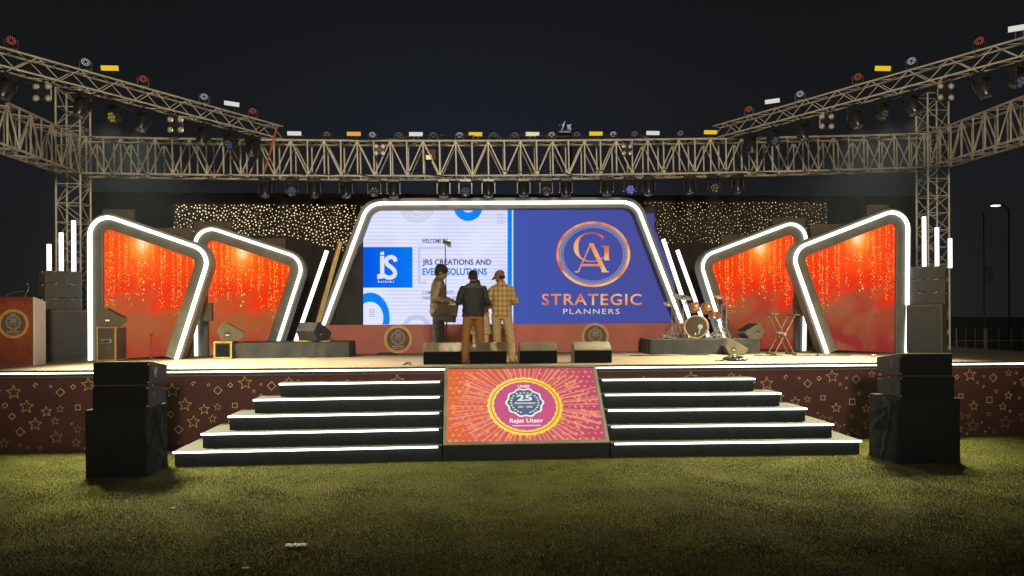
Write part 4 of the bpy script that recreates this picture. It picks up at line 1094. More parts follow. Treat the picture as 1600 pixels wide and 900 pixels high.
riser('drum_riser', a.x, c.x, 2.95, 3.93, zd, 'low grey skirted riser under the drum kit', 'tolex')
# slim plank on the left riser
p = at(488, 535, 3.1); tag(MB().box(p.x-.36, p.x+.36, 3.1, 3.35, left_riser+.002, left_riser+.03).build('plank', M['brass'], None, 0, .004), 'pale wooden plank under the dark monitor on the covered riser', 'plank')

def monitor(loc, rz, label, group, w=.70, fac='tan'):
    root = thing('floor_monitor', label, 'monitor speaker', loc, group); root.rotation_euler.z = rz
    b = MB(); b.prism_x([(0, .0), (0, .235), (.015, .25), (.23, .385), (.29, .385), (.50, .07), (.48, 0)], -w/2, w/2)
    b.m = [0]*len(b.m)
    b.build('cabinet', M[fac], root, 0, .006, True)
    b = MB(); b.box(-w/2+.004, w/2-.004, -.007, -.0005, .004, .232); b.build('back_panel', M['grille'], root, 0, .003, True)
    b = MB(); b.prism_x([(.305, .372), (.309, .378), (.495, .095), (.49, .09)], -w/2+.03, w/2-.03); b.build('front_grille', M['grille'], root, 0, 0, True)
for px, lb in ((691.5, 'floor monitor at the front edge of the stage, below the man with the bag'), (762.5, 'floor monitor at the front stage edge between the men in black jacket and plaid shirt'),
               (841.5, 'floor monitor at the front edge of the stage, just right of the man in plaid'), (927, 'floor monitor at the front edge of the stage, furthest right of its row')):
    p = on_stage(px, .52); monitor(p, R(0), lb, 'floor monitors along the front edge', .70 if px != 762.5 else .69)
def side_monitor(loc, rz, flip, label, sc=1.0, m_='tolex'):
    root = thing('floor_monitor', label, 'monitor speaker', loc, 'angled floor monitors around the stage'); root.rotation_euler.z = rz
    pr_ = [(-.15, 0), (-.24, .18), (-.14, .335), (-.08, .335), (.25, .145), (.24, .10), (.14, 0)]
    if flip: pr_ = [(-x, z) for x, z in pr_][::-1]
    pr_ = [(x*sc, z*sc) for x, z in pr_]
    b = MB(); b.prism_y(pr_, -.22*sc, .22*sc); b.build('cabinet', M[m_], root, 0, .01, True)
    k = -1 if flip else 1
    b = MB(); n_ = Vector((.50, 0, .86))
    q = [(k*(-.065)*sc, .330*sc), (k*.235*sc, .158*sc), (k*.240*sc, .167*sc), (k*(-.060)*sc, .339*sc)]
    b.prism_y(q if k > 0 else q[::-1], -.20*sc, .20*sc); b.build('front_grille', M['grille'], root, 0, 0, True)
    b = MB(); b.box(k*(-.06)*sc-.05*sc, k*(-.06)*sc+.05*sc, -.225*sc, -.2205*sc, .10*sc, .165*sc); b.build('handle_recess', M['blackmetal'], root, 0, .004, True)
    b = MB(); b.box(k*(-.06)*sc-.035*sc, k*(-.06)*sc+.035*sc, -.2275*sc, -.2255*sc, .10*sc, .128*sc); b.build('handle_plate', M['steel'], root, 0, .004, True)
p = on_stage(174, 2.6, case_top); side_monitor((p.x, 2.62, case_top+.006), R(22), False, 'angled floor monitor on top of the brass edged upright case', 1.12)
p = on_stage(359, 3.05, amp_top); side_monitor((p.x, 3.12, amp_top+.006), R(18), False, 'angled floor monitor on the small amplifier case', 1.15)
p = on_stage(490, 3.2, left_riser); side_monitor((p.x, 3.22, left_riser+.031), R(60), False, 'dark floor monitor standing on the plank of the covered riser', 1.15, 'cloth2')
p = on_stage(1149, 2.6); side_monitor((p.x, 2.66, SZ), R(-8), False, 'tan floor monitor on the stage floor in front of the drum riser', 1.0, 'tan')
p = on_stage(1174, 3.3, zd); side_monitor((p.x+.02, 3.4, zd), R(6), True, 'floor monitor standing on the right end of the drum riser', .98, 'paside')

# ------------------------------------------------------------------ drum kit
M['orange'] = mat('orange_lacquer', (.52, .15, .004), .4, 0, .22, 5, 0, 60, .6, .4)
M['drumhead'] = mat('black_drum_head', (.065, .058, .045), .5, 0, .15, 4)
M['cymbal'] = mat('cymbal_bronze', (.42, .33, .16), .32, .85, .2, 14)
M['darkcymbal'] = mat('dark_cymbal', (.10, .09, .075), .4, .6, .25, 14)
M['whitehead'] = mat('white_drum_head', (.62, .6, .56), .6, 0, .08, 6)
M['patch'] = mat('pale_patch', (.55, .60, .72), .5, 0, .1, 6)
def drum(name, label, c, r, dep, ax, up=(0, 0, 1), front='whitehead', rim='steel', lugs=8, patch=False):
    root = thing(name, label, 'drum', c, 'drums of the orange drum kit')
    T = lookT((0, 0, 0), ax, up) @ Matrix.Rotation(R(90), 4, 'X')   # local z along ax
    b = MB(); b.lathe([(r*.97, -dep/2), (r*.97, dep/2)], 32, 0, T); b.build('shell', M['orange'], root, 40, 0, True)
    for s in (-1, 1):
        b = MB(); b.lathe([(r*.94, s*(dep/2+.006)), (r*1.03, s*(dep/2+.008)), (r*1.035, s*(dep/2-.012)), (r*.975, s*(dep/2-.014))], 32, 0, T, True); b.build('hoop', M[rim], root, 40, 0, True)
    b = MB(); b.lathe([(r*.93, dep/2+.001), (.001, dep/2+.004)], 32, 0, T); hd = b.build('head', M[front], root, 40, 0, True)
    if patch:
        b = MB(); b.lathe([(.055, 0), (.055, .004), (.001, .005)], 20, 0, T @ Matrix.Translation((.092, .005, dep/2+.004))); b.box(-.012, .012, -.14, 0, 0, .004, 0, T @ Matrix.Translation((.088, -.03, dep/2+.004)) @ Matrix.Rotation(R(-14), 4, 'Z')); b.build('patch', M['patch'], hd, 40, 0, True)
        b = MB(); b.lathe([(.036, 0), (.036, .004), (.026, .006), (.026, .003)], 20, 0, T @ Matrix.Translation((-.035, -.175, dep/2+.004)), True); b.build('port_ring', M['steel'], hd, 40, 0, True)
    b = MB()
    for k in range(lugs):
        a = 6.283*k/lugs+.2
        b.tube([(r*1.0*math.cos(a), r*1.0*math.sin(a), -dep/2), (r*1.0*math.cos(a), r*1.0*math.sin(a), dep/2)], .006, 6, 0, T)
        b.box(-.014, .014, -.01, .014, -.03, .03, 0, T @ Matrix.Rotation(a-1.571, 4, 'Z') @ Matrix.Translation((0, r*.985, 0)))
    b.build('lugs', M['steel'], root, 40, 0, True)
    return root
YD = 3.22; k_ = at(1087.6, 511.6, YD); rb = .252
ax = Vector((-.40, -1, 0)).normalized()
cb = Vector((k_.x, YD, zd+rb*1.05))-ax*.22
bd = drum('bass_drum', 'large orange bass drum with black front head facing the audience', cb, rb, .42, ax, (0, 0, 1), 'drumhead', 'brass', 8, True)
b = MB()
for s in (-1, 1):
    q = cb+ax*.12+Vector((s*.235, 0, -.08)); b.tube([q, (q.x+s*.09, q.y-.05, zd+.01)], .010, 8)
b.build('spur', M['steel'], bd, 40)
p = at(1084.5, 480.5, YD+.1); drum('tom_drum', 'orange rack tom above the bass drum, the left of the two', p, .115, .17, (-.12, .28, .9), (0, 1, .3))
p = at(1104, 481.5, YD+.12); drum('tom_drum', 'orange rack tom above the bass drum, the right of the two', p, .105, .19, (-.1, .34, .85), (0, 1, .3))
p = at(1116, 493, YD+.3); drum('tom_drum', 'small orange drum low behind the right rack tom', p, .12, .14, (.1, .15, .95), (0, 1, .3))
def stand(root_name, label, cat, x, y, z0, h, legs=.20, cym=None, boom=None, group='hardware stands of the drum kit'):
    root = thing(root_name, label, cat, (x, y, z0), group)
    b = MB(); b.tube([(x, y, z0+.06), (x, y, z0+h)], [.011, .008], 8); 
    if boom: b.tube([(x, y, z0+h), (x+boom[0], y+boom[1], z0+h+boom[2])], .007, 6)
    b.build('pole', M['steel'], root, 40)
    for k in range(3):
        a = 2.09*k+.6
        b = MB(); b.tube([(x, y, z0+.26), (x+legs*math.cos(a), y+legs*math.sin(a), z0+.008)], .009, 6); b.tube([(x, y, z0+.09), (x+legs*.6*math.cos(a), y+legs*.6*math.sin(a), z0+.105)], .005, 6)
        b.build('leg', M['steel'], root, 40)
    b = MB(); b.tube([(x, y, z0+h*.48), (x, y, z0+h*.54)], .02, 8); b.tube([(x-.03, y, z0+h*.51), (x+.035, y, z0+h*.51)], .008, 6); b.build('clamp', M['steel'], root, 40)
    if cym:
        r, tilt, m_ = cym; o = boom or (0, 0, 0)
        T = Matrix.Translation((x+o[0], y+o[1], z0+h+o[2])) @ Matrix.Rotation(tilt, 4, 'X') @ Matrix.Rotation(.12, 4, 'Y')
        b = MB(); b.lathe([(r, 0), (r*.6, .014), (r*.22, .024), (r*.18, .042), (.008, .05), (.008, .046), (r*.16, .038), (r*.2, .02), (r, -.003)], 32, 0, T); b.build('cymbal', M[m_], root, 50)
        b = MB(); b.tube([T @ Vector((0, 0, .04)), T @ Vector((0, 0, .075))], .008, 6); b.build('wing_nut', M['steel'], root, 40)
    return root
def cst(px, py, y, pole_px, label, cym, cat='cymbal'):
    p = at(px, py, y); x = on_stage(pole_px, y, zd).x
    return stand('cymbal_stand', label, cat, x, y, zd, p.z-zd, .2, cym, (p.x-x, 0, .02))
cst(1067, 466, 3.45, 1056, 'wide dark cymbal on a stand left of the rack toms', (.24, .30, 'darkcymbal'))
cst(1043, 477, 3.3, 1050, 'small tilted cymbal at the far left of the drum kit', (.10, .5, 'darkcymbal'))
cst(1125, 466, 3.5, 1122, 'bronze cymbal on a stand behind the right rack tom', (.15, .3, 'cymbal'))
cst(1141, 481.5, 3.45, 1135, 'thin flat cymbal at the far right of the drum kit', (.15, .12, 'cymbal'))
for px, y, h, lb in ((1128, 3.3, .75, 'bare chrome stand right of the bass drum'), (1062, 3.6, .62, 'bare chrome stand behind the wide dark cymbal'), (1135.5, 3.6, .95, 'tall thin chrome stand at the right of the drums')):
    p = on_stage(px, y, zd); stand('drum_stand', lb, 'stand', p.x, y, zd, h, .22, None, (.12 if px == 1128 else -.1, -.05, .05))
for px, lb in ((1046, 'folded chrome tripod lying left of the bass drum'), (1120, 'folded chrome hardware pile right of the bass drum')):
    p = on_stage(px, 3.2, zd); rr = random.Random(int(px)); root = thing('drum_hardware', lb, 'hardware', (p.x, 3.2, zd))
    for k in range(6):
        a = rr.uniform(0, 3.14); b = MB(); q = Vector((p.x+rr.uniform(-.06, .06), 3.25+rr.uniform(-.1, .1), zd+rr.uniform(.02, .1)))
        d = Vector((math.cos(a)*.2, rr.uniform(-.08, .08), rr.uniform(-.0, .16)))
        q2 = q+d; q1 = q-d; q1.z = max(q1.z, zd+.012); b.tube([q1, q2], .009, 6); b.build('rod', M['steel'], root, 40)
# small cocktail of microphones round the kit: one round white headed mic at the left
p = at(1072, 474, 3.35); root = stand('microphone_stand', 'pale headed microphone on a stand left of the bass drum', 'microphone', on_stage(1068, 3.35, zd).x, 3.35, zd, p.z-zd, .16, None, (p.x-on_stage(1068, 3.35, zd).x, 0, .0))
b = MB(); b.ball((p.x, 3.35, p.z+.02), .035, n=14); b.build('capsule', M['whitehead'], root, 60)

# keyboard stand, cables, mic stand
pk = on_stage(1226, 2.3); YB = 2.3
ks = thing('keyboard_stand', 'folding black X shaped keyboard stand in front of the right red panels', 'stand', pk)
for k, (a, c) in enumerate((((1210, 552), (1243, 492)), ((1241, 551), (1209, 491)))):
    p = at(*a, YB+.03*k); q = at(*c, YB+.03*k); p.z = SZ+.02; b = MB()
    for dy in (0, .32): b.tube([p+Vector((0, dy, 0)), q+Vector((0, dy, 0))], .014, 8)
    b.build('tube', M['tolex'], ks, 40)
    b = MB(); b.tube([p-Vector((0, .08, 0)), p+Vector((0, .42, 0))], .016, 8); b.build('foot', M['blackmetal'], ks, 40)
    b = MB(); b.tube([q-Vector((0, .06, 0)), q+Vector((0, .40, 0))], .016, 8); b.tube([q-Vector((.07, .06, 0)), q+Vector((.07, -.06, .005))], .012, 8); b.build('arm', M['blackmetal'], ks, 40)
p = at(1226, 522, YB); b = MB(); b.tube([(p.x, YB-.03, p.z), (p.x, YB+.37, p.z)], .03, 12); b.build('hinge', M['steel'], ks, 40)
def cable(pts, r, m_, label, n=40, jit=0, name='cable'):
    pts = [Vector(p) for p in pts]; out = []
    for i in range(len(pts)-1):
        p0, p1, p2, p3 = pts[max(i-1, 0)], pts[i], pts[i+1], pts[min(i+2, len(pts)-1)]
        for k in range(8):
            t = k/8; out.append(.5*((2*p1)+(p2-p0)*t+(2*p0-5*p1+4*p2-p3)*t*t+(3*p1-p0-3*p2+p3)*t**3))
    out.append(pts[-1])
    for o in out: o.z = max(o.z, SZ+r)
    b = MB(); b.tube(out, r, 6); return tag(b.build(name, M[m_], None, 60), label, 'cable')
rr = random.Random(14); c0 = on_stage(1150, .75)
pts = []
for k in range(60):
    a = rr.uniform(0, 6.28); d = rr.random()**.6
    pts.append((c0.x+.26*d*math.cos(a), .75+.18*d*math.sin(a), SZ+.02+.13*(1-d)*rr.random()))
pts += [(c0.x-.3, .72, SZ), (c0.x-.42, .70, SZ)]
cable(pts, .012, 'blackmetal', 'heap of tangled dark cable on the front of the stage floor', name='cable_heap')
q = on_stage(634, .45); cable([(q.x-.05, .5, SZ), (q.x, .42, SZ+.03), (q.x+.06, .47, SZ+.05), (q.x+.10, .5, SZ), (q.x+.02, .52, SZ+.02), (q.x-.04, .45, SZ)], .008, 'blackmetal', 'small loop of dark cable near the front edge left of the monitors')
q = on_stage(1050, 2.5); cable([(q.x-.9, 2.6, SZ), (q.x-.3, 2.5, SZ), (q.x+.3, 2.62, SZ), (q.x+.8, 2.5, SZ)], .009, 'blackmetal', 'dark cable lying along the foot of the drum riser')
q = on_stage(605, 3.7); cable([(q.x-.25, 3.9, SZ), (q.x-.1, 3.75, SZ+.03), (q.x+.05, 3.85, SZ+.04), (q.x+.25, 3.7, SZ), (q.x+.1, 3.6, SZ+.02), (q.x-.15, 3.7, SZ+.05)], .016, 'cloth2', 'dark coiled cable at the foot of the maroon board below its left emblem')
q = on_stage(1275, 1.9); cable([(q.x-1.2, 2.2, SZ), (q.x-.6, 1.95, SZ), (q.x, 2.0, SZ+.01), (q.x+.06, 1.9, SZ+.05), (q.x+.15, 2.05, SZ), (q.x+.8, 2.0, SZ)], .009, 'blackmetal', 'cable crossing the floor in front of the outermost right red panel')
q = on_stage(1365, 1.7); tag(MB().ball((q.x, 1.7, SZ+.02), .06, .03, .022, 10).build('crumpled_wrapper', M['brass'], None, 40), 'crumpled yellow wrapper on the stage floor by the right red panel', 'litter')
ps = on_stage(236.5, 2.0); tp = at(235.5, 523, 2.0)
ms = thing('microphone_stand', 'short thin microphone stand in front of the outermost left red panel', 'microphone stand', ps)
b = MB(); b.tube([(ps.x, 2.0, SZ+.03), (ps.x, 2.0, tp.z)], .007, 6); b.build('pole', M['blackmetal'], ms, 40)
for k in range(3):
    a = 2.09*k+.4; b = MB(); b.tube([(ps.x, 2.0, SZ+.09), (ps.x+.13*math.cos(a), 2.0+.13*math.sin(a), SZ+.008)], .007, 6); b.build('leg', M['blackmetal'], ms, 40)
b = MB(); b.tube([(ps.x-.03, 2.0, tp.z+.005), (ps.x+.05, 1.98, tp.z+.02)], [.010, .016], 8); b.build('microphone', M['blackmetal'], ms, 40)

# tripod lamp behind the man with the bag
YP = 1.9; p0 = on_stage(698, YP); p1 = at(695.5, 381, YP)
lt = thing('tripod_lamp', 'tall thin tripod stand with small lamp head behind the man with the bag', 'lamp stand', p0)
b = MB(); b.tube([(p0.x, YP, SZ+.1), (p0.x, YP, SZ+1.0)], .013, 8); b.tube([(p0.x, YP, SZ+1.0), (p1.x, YP, p1.z)], .009, 8); b.tube([(p0.x, YP, SZ+.96), (p0.x, YP, SZ+1.02)], .02, 8); b.build('pole', M['blackmetal'], lt, 40)
for k in range(3):
    a = 2.09*k+.3; b = MB(); b.tube([(p0.x, YP, SZ+.38), (p0.x+.24*math.cos(a), YP+.24*math.sin(a), SZ+.01)], .010, 6); b.build('leg', M['blackmetal'], lt, 40)
T = Matrix.Translation((p1.x+.02, YP, p1.z+.03)) @ Matrix.Rotation(R(18), 4, 'Y')
b = MB(); b.box(-.07, .10, -.05, .05, -.035, .035, 0, T); b.build('lamp_head', M['tolex'], lt, 0, .012)
b = MB(); b.lathe([(.045, 0), (.05, .03), (.002, .045)], 14, 0, T @ Matrix.Translation((.075, -.0, -.03)) @ Matrix.Rotation(R(180), 4, 'X')); b.build('lamp_glass', M['empale'], lt, 40)

# ------------------------------------------------------------------ people
def union(mb, voxel, smooth_it=6, wob=None):
    me = bpy.data.meshes.new('u'); me.from_pydata(mb.v, [], mb.f); me.update()
    o = bpy.data.objects.new('u', me); COL.objects.link(o)
    bm = bmesh.new(); bm.from_mesh(me); bmesh.ops.recalc_face_normals(bm, faces=bm.faces); bm.to_mesh(me); bm.free()
    r = o.modifiers.new('r', 'REMESH'); r.mode = 'VOXEL'; r.voxel_size = voxel
    s = o.modifiers.new('s', 'SMOOTH'); s.factor = .5; s.iterations = smooth_it
    dg = bpy.context.evaluated_depsgraph_get(); me2 = bpy.data.meshes.new_from_object(o.evaluated_get(dg))
    bpy.data.objects.remove(o)
    n = len(me2.vertices); co = np.empty(n*3, np.float32); me2.vertices.foreach_get('co', co); co = co.reshape(-1, 3)
    if wob is not None:
        no = np.empty(n*3, np.float32); me2.vertices.foreach_get('normal', no); no = no.reshape(-1, 3)
        co = co+no*wob(co)[:, None]; me2.vertices.foreach_set('co', co.astype(np.float32).ravel())
    me2.polygons.foreach_set('use_smooth', [True]*len(me2.polygons)); me2.update()
    return me2
def part(name, mb, m_, parent, voxel=.009, sm=5, wob=None, noremesh=False):
    if noremesh: return mb.build(name, m_, parent, 60, 0, True)
    me = union(mb, voxel, sm, wob); me.name = name; me.materials.append(m_)
    o = bpy.data.objects.new(name, me); COL.objects.link(o); o.parent = parent; return o
def limb(b, pts, rad): b.tube(pts, rad, 14); [b.ball(p, r, n=12) for p, r in zip(pts, rad)]
def hand(b, w, dirv, palm_n, curl=.6):
    """palm and five bent fingers from wrist w along dirv; palm_n faces what it holds"""
    w = Vector(w); d = Vector(dirv).normalized(); pn = Vector(palm_n); pn = (pn-d*pn.dot(d)).normalized(); s = d.cross(pn)
    b.tube([w, w+d*.045, w+d*.085], [.026, .036, .036], 12, 0, None, [.020, .016, .014], side=s)
    for k, L_ in enumerate((.070, .080, .074, .058)):
        base = w+d*.08+s*(.027-.018*k); t = base; pts = [w+d*.055+s*(.022-.015*k), base]; a = .15
        for f in (.45, .32, .23):
            a += curl; t = t+(d*math.cos(a*.7)+pn*math.sin(a*.7))*L_*f; pts.append(t)
        b.tube(pts, [.010, .010, .0095, .009, .0075], 8)
    th = w+d*.025+s*.024
    b.tube([th, th+d*.025+s*.025+pn*.008, th+d*.05+s*.032+pn*.022, th+d*.07+s*.026+pn*.035], [.013, .012, .011, .008], 8)
def head(b, c, yaw, pitch, s=1.0):
    T = Matrix.Translation(c) @ Matrix.Rotation(yaw, 4, 'Z') @ Matrix.Rotation(-pitch, 4, 'X') @ Matrix.Scale(s, 4)
    s = s*1.09; T = T @ Matrix.Scale(1.09, 4)
    b.ball((0, -.005, .02), .076, .096, .095, 20, 0, T); b.ball((0, .03, -.05), .058, .066, .070, 16, 0, T); b.ball((0, .055, -.085), .032, .03, .025, 12, 0, T)
    b.tube([(0, .088, .01), (0, .105, -.022), (0, .098, -.035)], [.009, .016, .012], 8, 0, T)             # nose
    b.ball((0, .080, -.060), .024, .014, .006, 10, 0, T); b.ball((0, .080, -.071), .022, .013, .007, 10, 0, T)  # lips
    for k in (-1, 1):
        b.ball((k*.078, -.005, -.012), .012, .022, .034, 10, 0, T); b.ball((k*.030, .084, .018), .020, .012, .008, 10, 0, T); b.ball((k*.03, .078, .004), .013, .012, .010, 10, 0, T)
    return T
M['skin'] = mat('skin', (.30, .155, .085), .5, 0, .12, 8)
M['hair'] = mat('dark_hair', (.018, .014, .012), .6, 0, .35, 40, .5, 120)
M['eye'] = mat('eye', (.10, .09, .085), .2)
def plaid():
    m_, n, b = nodes('plaid_cotton'); L = n.links.new; t = n.nodes.new('ShaderNodeTexCoord'); s = n.nodes.new('ShaderNodeSeparateXYZ'); L(t.outputs['Object'], s.inputs[0])
    outs = []
    for ax_, per in (('X', .085), ('Z', .095)):
        mu = n.nodes.new('ShaderNodeMath'); mu.operation = 'MULTIPLY'; mu.inputs[1].default_value = 6.283/per; L(s.outputs[ax_], mu.inputs[0])
        si = n.nodes.new('ShaderNodeMath'); si.operation = 'SINE'; L(mu.outputs[0], si.inputs[0])
        st_ = n.nodes.new('ShaderNodeMapRange'); st_.inputs[1].default_value = .1; st_.inputs[2].default_value = .5; L(si.outputs[0], st_.inputs[0]); outs.append(st_)
    ad = n.nodes.new('ShaderNodeMath'); ad.operation = 'ADD'; L(outs[0].outputs[0], ad.inputs[0]); L(outs[1].outputs[0], ad.inputs[1])
    hf = n.nodes.new('ShaderNodeMath'); hf.operation = 'MULTIPLY'; hf.inputs[1].default_value = .5; L(ad.outputs[0], hf.inputs[0])
    r = n.nodes.new('ShaderNodeValToRGB'); r.color_ramp.elements[0].color = (.60, .42, .17, 1); r.color_ramp.elements[1].color = (.30, .185, .07, 1)
    k = r.color_ramp.elements.new(.5); k.color = (.42, .28, .10, 1)
    L(hf.outputs[0], r.inputs[0]); L(r.outputs[0], b.inputs['Base Color']); b.inputs['Roughness'].default_value = .85; return m_
def person(label, loc, rz, sc, P):
    root = thing('person', label, 'person', loc); root.rotation_euler.z = rz; root.scale = (sc, sc, sc)
    V = Vector
    ty = P.get('lean', .0); bw = P.get('broad', 1.0); belly = P.get('belly', 1.0)
    hipw = .095
    L_, Rr = P['lfoot'], P['rfoot']                         # ankle x,y
    kn = lambda s_, f: V((s_*hipw*.55+f[0]*.55, f[1]*.5+.02, .50))
    legs = [(V((-hipw, 0, .93)), kn(-1, L_), V((L_[0], L_[1], .09))), (V((hipw, 0, .93)), kn(1, Rr), V((Rr[0], Rr[1], .09)))]
    tor = [V((0, 0, .88)), V((0, ty*.1, .98)), V((0, ty*.3, 1.10)), V((0, ty*.6, 1.26)), V((0, ty*.9, 1.40)), V((0, ty, 1.47)), V((0, ty+.01, 1.50))]
    hc = V(P['head']); sh = [V((-.172*bw, ty*.9, 1.385)), V((.172*bw, ty*.9, 1.385))]
    arms = [(sh[0], V(P['lelb']), V(P['lwri'])), (sh[1], V(P['relb']), V(P['rwri']))]
    b = MB()
    b.tube(tor, [.15, .155, .14, .15, .15, .10, .06], 18, 0, None, [.10, .105, .10, .11, .095, .07, .06], side=(1, 0, 0))
    b.tube([V((0, ty-.005, 1.45)), V((hc.x*.5, (hc.y+ty)*.5-.01, 1.54)), hc+V((0, -.015, -.03))], [.062, .055, .052], 14)
    head(b, hc, P.get('hyaw', 0), P.get('hpitch', .3))
    for a, c, d in legs: limb(b, [a, c, d], [.08, .052, .038]); 
    for (a, c, d), dv, pn in zip(arms, P['hdir'], P['hpal']):
        limb(b, [a, c, d], [.052, .041, .029]); hand(b, d, dv, pn, P.get('curl', .6))
    part('body', b, M['skin'], root, .0072, 3)
    T = Matrix.Translation(hc) @ Matrix.Rotation(P.get('hyaw', 0), 4, 'Z') @ Matrix.Rotation(-P.get('hpitch', .3), 4, 'X') @ Matrix.Scale(1.09, 4)
    b = MB()
    for k in (-1, 1): b.ball((k*.030, .0885, .006), .011, .006, .007, 8, 0, T)
    part('eyes', b, M['eye'], root, noremesh=True)
    # upper garment
    hem = P.get('hem', .86); b = MB(); rx = P.get('rx', [.19, .188, .182, .198, .198, .135, .078]); ry = [.135*belly, .135*belly, .13*belly, .145, .125, .095, .075]
    tt = [V((0, -.004, hem))]+[V((p.x, p.y-.004, p.z)) for p in tor[1:]]
    b.tube(tt, [r_*bw for r_ in rx[:-1]]+[rx[-1]], 22, 0, None, ry, side=(1, 0, 0))
    if P.get('skirt'): b.tube([V((0, 0, P['skirt'])), V((0, 0, hem+.05))], [.24, .19], 22, 0, None, [.17, .14], side=(1, 0, 0))
    b.tube([V((0, ty, 1.475)), V((0, ty+.012, 1.545))], [.078, .068], 16)
    for a, c, d in arms:
        e_ = c+(d-c)*.90; limb(b, [a+V((0, 0, -.005)), a+(c-a)*.5, c, e_], [.078, .072, .064, .048])
    seed = P.get('seed', 0)
    def wob(co):
        x, y, z = co[:, 0], co[:, 1], co[:, 2]
        f = .0045*np.sin(z*62+4*np.sin(x*9+seed)+2*np.sin(y*14))*np.clip((1.3-z)*3, .25, 1)
        f += .005*np.sin((x+z)*34+seed)*np.sin((x-z)*21+seed*2)
        return f+.002*np.sin(x*75+z*90)*np.sin(z*55-x*40)
    part('upper_garment', b, P['top'], root, .0085, 4, wob)
    b = MB()                                                    # trousers
    b.tube([V((0, 0, .82)), V((0, 0, .90)), V((0, ty*.05, 1.02))], [.15, .168, .15], 18, 0, None, [.11, .125, .115], side=(1, 0, 0))
    for a, c, d in legs:
        e_ = d+V((0, 0, -.045)); limb(b, [a+V((0, 0, -.03)), a+(c-a)*.5, c, c+(e_-c)*.5, e_], [.104, .092, .078, .074, .070])
    def wob2(co):
        x, y, z = co[:, 0], co[:, 1], co[:, 2]
        return .0045*np.sin(z*48+5*np.sin(x*11+seed))*np.clip(1.15-z, .3, 1)+.004*np.sin((x*1.4+z)*38+seed)*np.sin((y-z)*25)
    part('trousers', b, P['legs'], root, .0085, 3, wob2)
    for (a, c, d), fy in zip(legs, P.get('toe', ((-.15, 1), (.15, 1)))):
        b = MB(); f = V((fy[0], fy[1], 0)).normalized()
        b.tube([d-f*.07+V((0, 0, -.055)), d+f*.02+V((0, 0, -.045)), d+f*.10+V((0, 0, -.058)), d+f*.17+V((0, 0, -.066))], [.036, .044, .046, .030], 12, 0, None, [.034, .044, .031, .020], side=(f.y, -f.x, 0))
        part('shoe', b, P['shoe'], root, .008, 2)
    b = MB()
    if P['hat'] == 'hair':
        q = P.get('hairs', 1.0); b.ball((0, -.012, .048), .082*q, .098*q, .085*q, 20, 0, T); b.ball((0, -.048, .0), .076*q, .058*q, .075*q, 16, 0, T)
        part('hair', b, M['hair'], root, .007, 2, lambda co: .004*np.sin(co[:, 0]*170+co[:, 2]*90)*np.sin(co[:, 1]*150))
    elif P['hat'] == 'cap':
        b.ball((0, -.01, .045), .083, .101, .078, 20, 0, T); b.tube([(0, .07, .045), (0, .135, .040), (0, .175, .030)], [.068, .066, .045], 14, 0, T, [.010, .008, .006], side=T.to_3x3() @ V((1, 0, 0)))
        part('cap', b, P['capm'], root, .007, 2)
        b = MB(); b.ball((0, -.045, -.02), .074, .052, .045, 14, 0, T); part('hair', b, M['hair'], root, .007, 2)
    return root, T
# man in the black jacket
B_top = mat('black_jacket', (.026, .028, .034), .72, 0, .3, 4, .3, 50); B_leg = mat('rust_trousers', (.32, .14, .045), .8, 0, .2, 4, .3, 60)
brown_shoe = mat('brown_shoe', (.16, .085, .04), .5, 0, .3, 12)
p = on_stage(740, 1.0)
rB, T = person('person in black jacket and rust trousers, standing with back turned between two others', p, R(2), 1.0, dict(lean=.03, broad=1.12, belly=1.12, lfoot=(-.165, -.02), rfoot=(.15, .10), head=(0, .055, 1.615), hpitch=.55,
    lelb=(-.285, .02, 1.15), lwri=(-.12, .25, 1.13), relb=(.285, .02, 1.15), rwri=(.12, .25, 1.13), hdir=((.5, .8, .1), (-.5, .8, .1)), hpal=((1, 0, .3), (-1, 0, .3)),
    top=B_top, legs=B_leg, shoe=brown_shoe, hat='hair', hem=.87, seed=1))
yk = MB(); yk.tube([(0, .012, 1.395), (0, .022, 1.45), (0, .025, 1.50)], [.205, .165, .09], 22, 0, None, [.136, .108, .082], side=(1, 0, 0))
part('lit_yoke', yk, mat('grey_lit_yoke', (.12, .112, .10), .6, 0, .2, 4, .3, 50), rB, .009, 3)  # yoke grey also carries the light falling on the shoulders
# man in the plaid shirt and cap
p = on_stage(784, 1.0)
khaki = mat('khaki_trousers', (.50, .37, .19), .85, 0, .15, 4, .3, 60)
person('person in yellow plaid shirt, khaki trousers and brown cap, standing with back turned', p, R(-4), 1.0, dict(lean=.02, broad=.98, belly=1.0, lfoot=(-.07, .06), rfoot=(.20, -.03), head=(-.03, .06, 1.62), hyaw=R(48), hpitch=.42,
    lelb=(-.255, .03, 1.16), lwri=(-.12, .26, 1.14), relb=(.27, -.02, 1.15), rwri=(.14, .22, 1.10), hdir=((.3, .9, .1), (-.5, .8, .1)), hpal=((1, 0, .3), (-1, 0, .3)),
    top=plaid(), legs=khaki, shoe=mat('tan_shoe', (.42, .22, .07), .6, 0, .2, 12), hat='cap', capm=mat('brown_cap', (.20, .125, .07), .8, 0, .2, 8, .3, 90), hem=.86, toe=((-.2, 1), (.45, .8)), seed=4))
